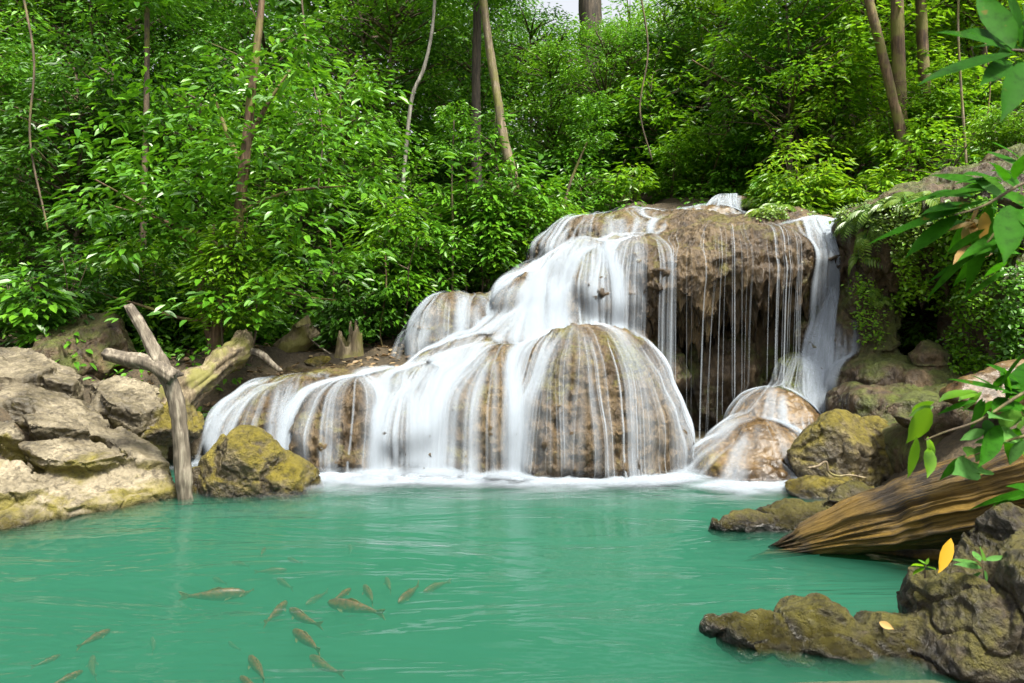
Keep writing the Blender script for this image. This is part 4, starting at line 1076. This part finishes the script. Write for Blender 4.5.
def creeper(name, label, region, n, L=.05, mat='leaf_bright', hang=.25, kind=None):
    P_ = []; D_ = []; N_ = []
    k = 0
    while k < n:
        px = rl.uniform(region[0], region[2]); py = rl.uniform(region[1], region[3])
        if noise(np.array([[px * .045, py * .03, 1.]]), 9)[0] < -.1: k += .2; continue
        h, nn = on_rock(px, py)
        if h is None or h.y > 11.5: k += .2; continue
        k += 1
        h = np.array(h); nn = np.array(nn)
        m = rl.randint(5, 12); dz = -np.sort(rl.uniform(0, hang, m))
        P_.append(h + nn * rl.uniform(.02, .12) + np.stack([rl.normal(size=m) * .035, rl.normal(size=m) * .035 - .02, dz], 1))
        D_.append(np.stack([rl.normal(size=m), rl.normal(size=m) * .6 - .5, rl.normal(size=m) * .5 - .2], 1))
    p = np.concatenate(P_); d = np.concatenate(D_); m = len(p)
    up = unit(np.stack([rl.normal(size=m) * .4, -.6 + rl.normal(size=m) * .3, np.ones(m) * .9], 1))
    V, Fq = leaves(p, d, up, L * rl.uniform(.5, 1.3, m), .75, .2); c = V.mean(0)
    tag(obj(name, mk_mesh(name, V - c, Fq, smooth=False), M[mat], loc=c), label, 'hanging plant', kind=kind)
creeper('hanging_plant', 'bright green maidenhair hanging on the cliff right of the cave', (948, 262, 1000, 368), 260)
creeper('hanging_plant', 'green hanging plants at the left side of the narrow cave mouth', (856, 268, 884, 330), 45, .045, mat='leaf_bright', kind='stuff')
creeper('hanging_plant', 'moss and small plants trailing over the brow of the cliff', (852, 200, 945, 245), 230, .045, 'fern', .2, 'stuff')
creeper('hanging_plant', 'small green plants covering the top of the cliff at the right edge', (930, 190, 1024, 262), 320, .06, 'leaf_bright', .25, 'stuff')
creeper('hanging_plant', 'green plants hanging down the rock at the far right edge', (1000, 262, 1024, 350), 110, .055, 'leaf_mid', .25, 'stuff')
creeper('hanging_plant', 'bright plants hanging over the mouth of the small cave', (884, 236, 952, 292), 150, .05, 'leaf_bright', .3, 'stuff')
creeper('hanging_plant', 'small plants trailing over the bank right of the round top rock', (745, 200, 850, 216), 150, .05, 'fern', .15, 'stuff')

# ------------------------------------------------------------------ leaves close to the camera on the right
M['leaf_near'] = leaf_mat('leaf_near', (.014, .075, .003), (.026, .125, .005), (.045, .18, .008), .5, .6, .06, True)
M['leaf_pale'] = leaf_mat('leaf_pale', (.05, .16, .03), (.08, .21, .05), (.1, .26, .05), .4, .6, .1, True)
M['leaf_dry'] = leaf_mat('leaf_dry', (.2, .12, .03), (.3, .19, .06), (.4, .26, .08), .2, .5)
def near_leaves(name, label, twigs, lst, Y, cat='branch'):
    """lst: (base px, py, tip px, py, width ratio, depth offset, material)"""
    base = P(*twigs[0][0][:2], Y); e = empty(name, base, label, cat)
    sv, sf = tubes([(np.array(curve(pl(t, Y), 6)), np.linspace(r, r * .4, (len(t) - 1) * 6 + 1)) for t, r in [(t, .006) for t in twigs]], 6)
    obj('twig', mk_mesh('twig', sv - base, sf), M['bark'], e)
    extra_ = []
    for l in (lst if Y < 3 else []):                    # smaller leaves beside the big ones
        for q in range(2):
            dx, dy = rl.normal() * 9, rl.normal() * 7; f = rl.uniform(.4, .75); t = rl.normal() * .5
            vx, vy = (l[2] - l[0]) * f, (l[3] - l[1]) * f
            extra_.append((l[0] + dx + 4, l[1] + dy, l[0] + dx + vx * math.cos(t) - vy * math.sin(t), l[1] + dy + vx * math.sin(t) + vy * math.cos(t), max(.22, l[4]), l[5] + rl.uniform(.02, .16)) + tuple(l[6:]))
    lst = lst + extra_
    by = {}
    for l in lst: by.setdefault(l[6] if len(l) > 6 else 'leaf_near', []).append(l)
    for m, L in by.items():
        a = np.array([P(l[0], l[1], Y + l[5]) for l in L]); b = np.array([P(l[2], l[3], Y + l[5] - .12 * (k % 3 - 1)) for k, l in enumerate(L)])
        ln = np.linalg.norm(b - a, axis=1); up = unit(np.stack([rl.normal(size=len(L)) * .3, -.75 + rl.normal(size=len(L)) * .35, np.ones(len(L))], 1))
        Vs = []; Fs = []; o = 0
        for k, l in enumerate(L):
            V, Fl = leaves(a[[k]], (b - a)[[k]] + np.array([[0, 0, ln[k] * .12]]), up[[k]], ln[[k]], l[4] * .8, .13, .2, True)
            Vs.append(V); Fs.append([f + o for f in Fl]); o += len(V)
        obj({'leaf_near': 'leaves', 'leaf_pale': 'pale_leaves', 'leaf_bright': 'young_leaves', 'leaf_dry': 'dry_leaves'}[m],
            mk_mesh('leaves', np.concatenate(Vs) - base, [np.concatenate([f[0] for f in Fs]), np.concatenate([f[1] for f in Fs])]), M[m], e)
near_leaves('leafy_branch', 'big dark leaves reaching in at the top right corner', [[(1060, 60), (1030, 52), (1012, 50)]],
    [(1014, 50, 975, -12, .36, 0), (1020, 48, 1008, -30, .36, .1), (1018, 54, 925, 84, .2, 0), (1024, 58, 975, 100, .26, .1), (1030, 50, 1060, -10, .35, 0), (1024, 62, 1010, 120, .3, -.05), (1035, 40, 1040, -20, .3, .1)], 1.7)
near_leaves('leafy_branch', 'long drooping leaves at the right edge in front of the cliff', [[(1060, 170), (1020, 185), (985, 205), (955, 215)], [(1050, 230), (1010, 220), (985, 245)]],
    [(985, 190, 900, 206, .3, 0), (1000, 178, 955, 184, .3, .1), (978, 205, 925, 215, .28, .1), (990, 200, 868, 246, .16, 0), (960, 215, 908, 258, .34, .05), (1003, 200, 972, 176, .3, 0, 'leaf_pale'),
     (1010, 205, 1008, 262, .42, -.05), (995, 230, 924, 302, .17, 0), (1000, 240, 930, 285, .13, .1), (985, 212, 984, 246, .25, 0, 'leaf_dry'), (975, 222, 948, 232, .3, .05, 'leaf_dry'), (978, 245, 955, 264, .26, .1, 'leaf_dry'),
     (1015, 180, 1030, 150, .4, 0), (1020, 190, 990, 160, .34, .1), (1024, 215, 1050, 270, .36, 0), (1012, 232, 962, 262, .2, .05), (1024, 170, 985, 150, .36, .1), (1010, 268, 964, 302, .18, .15), (1000, 190, 1040, 215, .3, .1)], 2.0)
near_leaves('leafy_branch', 'leafy twig hanging over the old log at the right edge', [[(1060, 375), (1020, 395), (980, 420), (945, 432), (925, 440)], [(1050, 430), (1010, 440), (975, 455)]],
    [(930, 408, 912, 444, .42, 0, 'leaf_bright'), (916, 436, 912, 480, .36, .02, 'leaf_bright'), (1010, 392, 946, 380, .16, 0), (973, 392, 940, 402, .3, .05, 'leaf_bright'), (975, 400, 938, 416, .2, 0), (1000, 390, 1024, 350, .34, 0),
     (1012, 395, 1030, 360, .3, .05), (1016, 410, 1004, 432, .5, 0, 'leaf_pale'), (985, 430, 962, 442, .5, 0, 'leaf_pale'), (985, 400, 972, 430, .3, .05), (1000, 425, 985, 470, .34, 0), (975, 467, 958, 478, .6, .05, 'leaf_pale'), (990, 448, 978, 462, .5, .05, 'leaf_pale'),
     (1040, 488, 968, 512, .16, 0), (1024, 440, 1010, 465, .5, 0, 'leaf_pale'), (965, 455, 942, 482, .3, .08), (1010, 400, 995, 415, .4, .1), (1030, 395, 1000, 380, .3, 0), (1020, 430, 1040, 410, .5, 0, 'leaf_pale')], 2.3)
near_leaves('seedling', 'small seedling with narrow leaves growing on the dark bank', [[(984, 592), (984, 575), (982, 562)]],
    [(980, 564, 948, 560, .22, 0, 'leaf_pale'), (983, 560, 1010, 559, .24, 0, 'leaf_pale'), (982, 568, 957, 567, .2, .03, 'leaf_pale'), (982, 572, 957, 594, .24, 0, 'leaf_pale'), (984, 570, 988, 583, .45, 0, 'leaf_pale'), (982, 560, 984, 549, .5, 0, 'leaf_pale'), (980, 562, 973, 551, .4, 0, 'leaf_pale')], 4.05, 'plant')
near_leaves('seedling', 'tiny bright seedling at the left shoulder of the dark bank', [[(925, 578), (925, 570), (926, 565)]],
    [(925, 566, 912, 566, .35, 0, 'leaf_bright'), (926, 565, 929, 558, .5, 0, 'leaf_bright'), (926, 567, 936, 570, .4, 0, 'leaf_bright'), (925, 568, 913, 575, .35, 0, 'leaf_bright'), (926, 564, 918, 560, .4, 0, 'leaf_bright')], 4.2, 'plant')
def one_leaf(name, a, b, Y, w, mat, label):
    A = P(*a, Y); B = P(*b, Y - .06)
    V, Fl = leaves(A[None], (B - A)[None], np.array([[.2, -1., .25]]), np.array([np.linalg.norm(B - A)]), w, .08, .2, True)
    tag(obj(name, mk_mesh(name, V - A, Fl), M[mat], loc=A), label, 'leaf')
M['leaf_gold'] = leaf_mat('leaf_gold', (.45, .26, .02), (.5, .3, .02), (.55, .34, .03), .3, .5)
one_leaf('fallen_leaf', (951, 538), (940, 574), 4.15, .38, 'leaf_gold', 'long yellow dead leaf standing on the dark bank')
one_leaf('fallen_leaf', (879, 622), (894, 629), 4.1, .5, 'leaf_dry', 'small brown dead leaf on the tip of the dark bank')

def litter():
    n = 900; P_ = []
    while len(P_) < n:
        x = rl.uniform(-9, -1.5); y = rl.uniform(9.2, 12.5)
        P_.append((x, y, gz_at(x, y) + rl.uniform(.005, .04)))
    p = np.array(P_); d = np.stack([rl.normal(size=n), rl.normal(size=n), rl.normal(size=n) * .25], 1)
    up = unit(np.stack([rl.normal(size=n) * .4, rl.normal(size=n) * .4, np.ones(n)], 1))
    V, Fq = leaves(p, d, up, .11 * rl.uniform(.6, 1.3, n), .5, .1)
    tag(obj('litter', mk_mesh('litter', V, Fq, smooth=False), M['litter']), 'dry brown leaf litter on the ground behind the left bank', 'leaf litter', kind='stuff')
litter()

# ------------------------------------------------------------------ fish just under the surface
def fish_mat():
    t = NT('fish_skin'); v = t.coords(); s = t.n('ShaderNodeSeparateXYZ'); t.l(v, s.inputs[0])
    col = t.ramp(t.noise(v, 16, 3, .6), [(.35, (.035, .014, .005)), (.65, (.14, .055, .018))])
    return t.done(t.bsdf(col, .45).outputs[0])
M['fish'] = fish_mat(); M['fin'] = bark_mat('fish_fin', (.09, .06, .015), (.14, .1, .02))
def fish_mesh(bend):
    prof = [(0, .012), (.03, .045), (.1, .075), (.22, .095), (.36, .1), (.52, .085), (.68, .055), (.8, .032), (.86, .026)]
    V = []; m = 12
    def cx(t): return bend * (t - .3) ** 2 * np.sign(t - .3)
    for t, r in prof:
        for j in range(m):
            th = j / m * 6.2832
            V.append((t, cx(t) + math.cos(th) * r * .72, math.sin(th) * r))
    V.append((-.012, cx(0), 0)); n = len(prof)
    i = np.arange(n - 1)[:, None] * m; j = np.arange(m)[None]; j2 = (j + 1) % m
    Fq = np.stack([i + j, i + j2, i + m + j2, i + m + j], -1).reshape(-1, 4)
    T = np.array([[jj, n * m, (jj + 1) % m] for jj in range(m)])
    body = mk_mesh('fish_body', np.array(V), [Fq, T])
    def fin(pts, th=.006):
        pts = np.array(pts, float); k = len(pts)
        A = pts + [0, th, 0]; B = pts - [0, th, 0]
        Vv = np.concatenate([A, B, [A.mean(0)], [B.mean(0)]])
        tri = [[a, (a + 1) % k, 2 * k] for a in range(k)] + [[k + (a + 1) % k, k + a, 2 * k + 1] for a in range(k)]
        q = [[a, k + a, k + (a + 1) % k, (a + 1) % k] for a in range(k)]
        return mk_mesh('fin', Vv, [np.array(tri), np.array(q)], smooth=False)
    c8, c1 = cx(.83), cx(1.0)
    tail = fin([(.83, c8, .022), (.93, (c8 + c1) / 2, .055), (1.02, c1, .08), (.96, (c8 + c1) / 2, 0), (1.02, c1, -.08), (.93, (c8 + c1) / 2, -.055), (.83, c8, -.022)])
    dors = fin([(.34, cx(.34), .095), (.4, cx(.4), .125), (.5, cx(.5), .105), (.58, cx(.58), .072)])
    pec = fin([(.2, .06, -.03), (.26, .1, -.05), (.32, .11, -.06), (.28, .06, -.04)], .004)
    pec2 = fin([(.2, -.06, -.03), (.26, -.1, -.05), (.32, -.11, -.06), (.28, -.06, -.04)], .004)
    return body, tail, dors, pec, pec2
FISH = [fish_mesh(b) for b in (-.25, 0, .3)]
fl = [((246, 592), (178, 599), .04, 'long dark fish alone in the open water at left'), ((239, 597), (254, 589), .05, 'small fish at the tail of the long dark fish'),
      ((111, 630), (73, 647), .04, 'dark slim fish with forked tail above the lower left corner'), ((60, 655), (33, 668), .07, 'faint slim fish near the left edge'),
      ((83, 671), (46, 688), .04, 'thick brown fish cut by the lower left border'), ((94, 656), (88, 680), .1, 'blurred brown fish right of the thick lower left fish'),
      ((151, 638), (157, 652), .15, 'faint deep fish between the left shoal and the corner'), ((213, 578), (227, 584), .11, 'small faint fish above the long dark fish'),
      ((229, 642), (238, 651), .15, 'tiny deep fish left of the lower middle pair'), ((248, 657), (271, 680), .04, 'upper fish of the pair at the bottom edge'),
      ((240, 677), (262, 694), .04, 'lower fish of the pair at the bottom edge'), ((311, 656), (337, 677), .06, 'plump fish with yellow tail right of the bottom pair'),
      ((292, 631), (326, 650), .03, 'dark slim fish above the plump yellow-tailed fish'), ((287, 602), (264, 624), .04, 'left fish of the crossing pair'),
      ((291, 609), (315, 628), .04, 'right fish of the crossing pair'), ((327, 603), (388, 611), .03, 'longest fish lying across the middle of the shoal'),
      ((351, 589), (331, 602), .03, 'dark stout fish right above the longest fish'), ((305, 604), (331, 592), .09, 'pale blurred fish left of the dark stout fish'),
      ((363, 586), (378, 603), .05, 'brown fish pointing up at the right of the stout fish'), ((386, 578), (391, 592), .07, 'small upright fish above the right end of the shoal'),
      ((397, 602), (424, 585), .04, 'slim dark fish heading down left at the right of the shoal'), ((424, 592), (448, 580), .06, 'rightmost pale brown fish of the shoal'),
      ((277, 579), (293, 589), .09, 'small brown fish above the crossing pair'), ((266, 548), (258, 556), .06, 'small dark fish farthest back on the left'),
      ((231, 562), (252, 566), .12, 'faint small fish behind the long dark fish'), ((287, 570), (254, 572), .09, 'thin fish lying level in the upper shoal'),
      ((288, 558), (300, 564), .09, 'small brown fish at the top of the shoal'), ((349, 545), (353, 554), .13, 'faint tiny fish highest above the right of the shoal')]
for k, (h, t_, dep, lab) in enumerate(fl):
    dep = dep * 1.25 + .055
    def w_(p): Y = F * (CH + dep) / (p[1] - HZ); return np.array([(p[0] - 512) / F * Y, Y, -dep])
    A, B = w_(h), w_(t_); L = np.linalg.norm(B - A)
    e = empty('fish', A, lab, 'fish', 'brown fish swimming under the surface')
    e.rotation_euler = (0, 0, math.atan2(B[1] - A[1], B[0] - A[0])); e.scale = (L,) * 3 if L < .5 else (L, L * .52, L * .52)
    for nm, me, mt in zip(('body', 'tail_fin', 'dorsal_fin', 'pectoral_fin', 'pectoral_fin'), FISH[k % 3], ('fish', 'fin', 'fin', 'fin', 'fin')):
        o = bpy.data.objects.new(nm, me); COL.objects.link(o); o.parent = e
        if not me.materials: me.materials.append(M[mt])
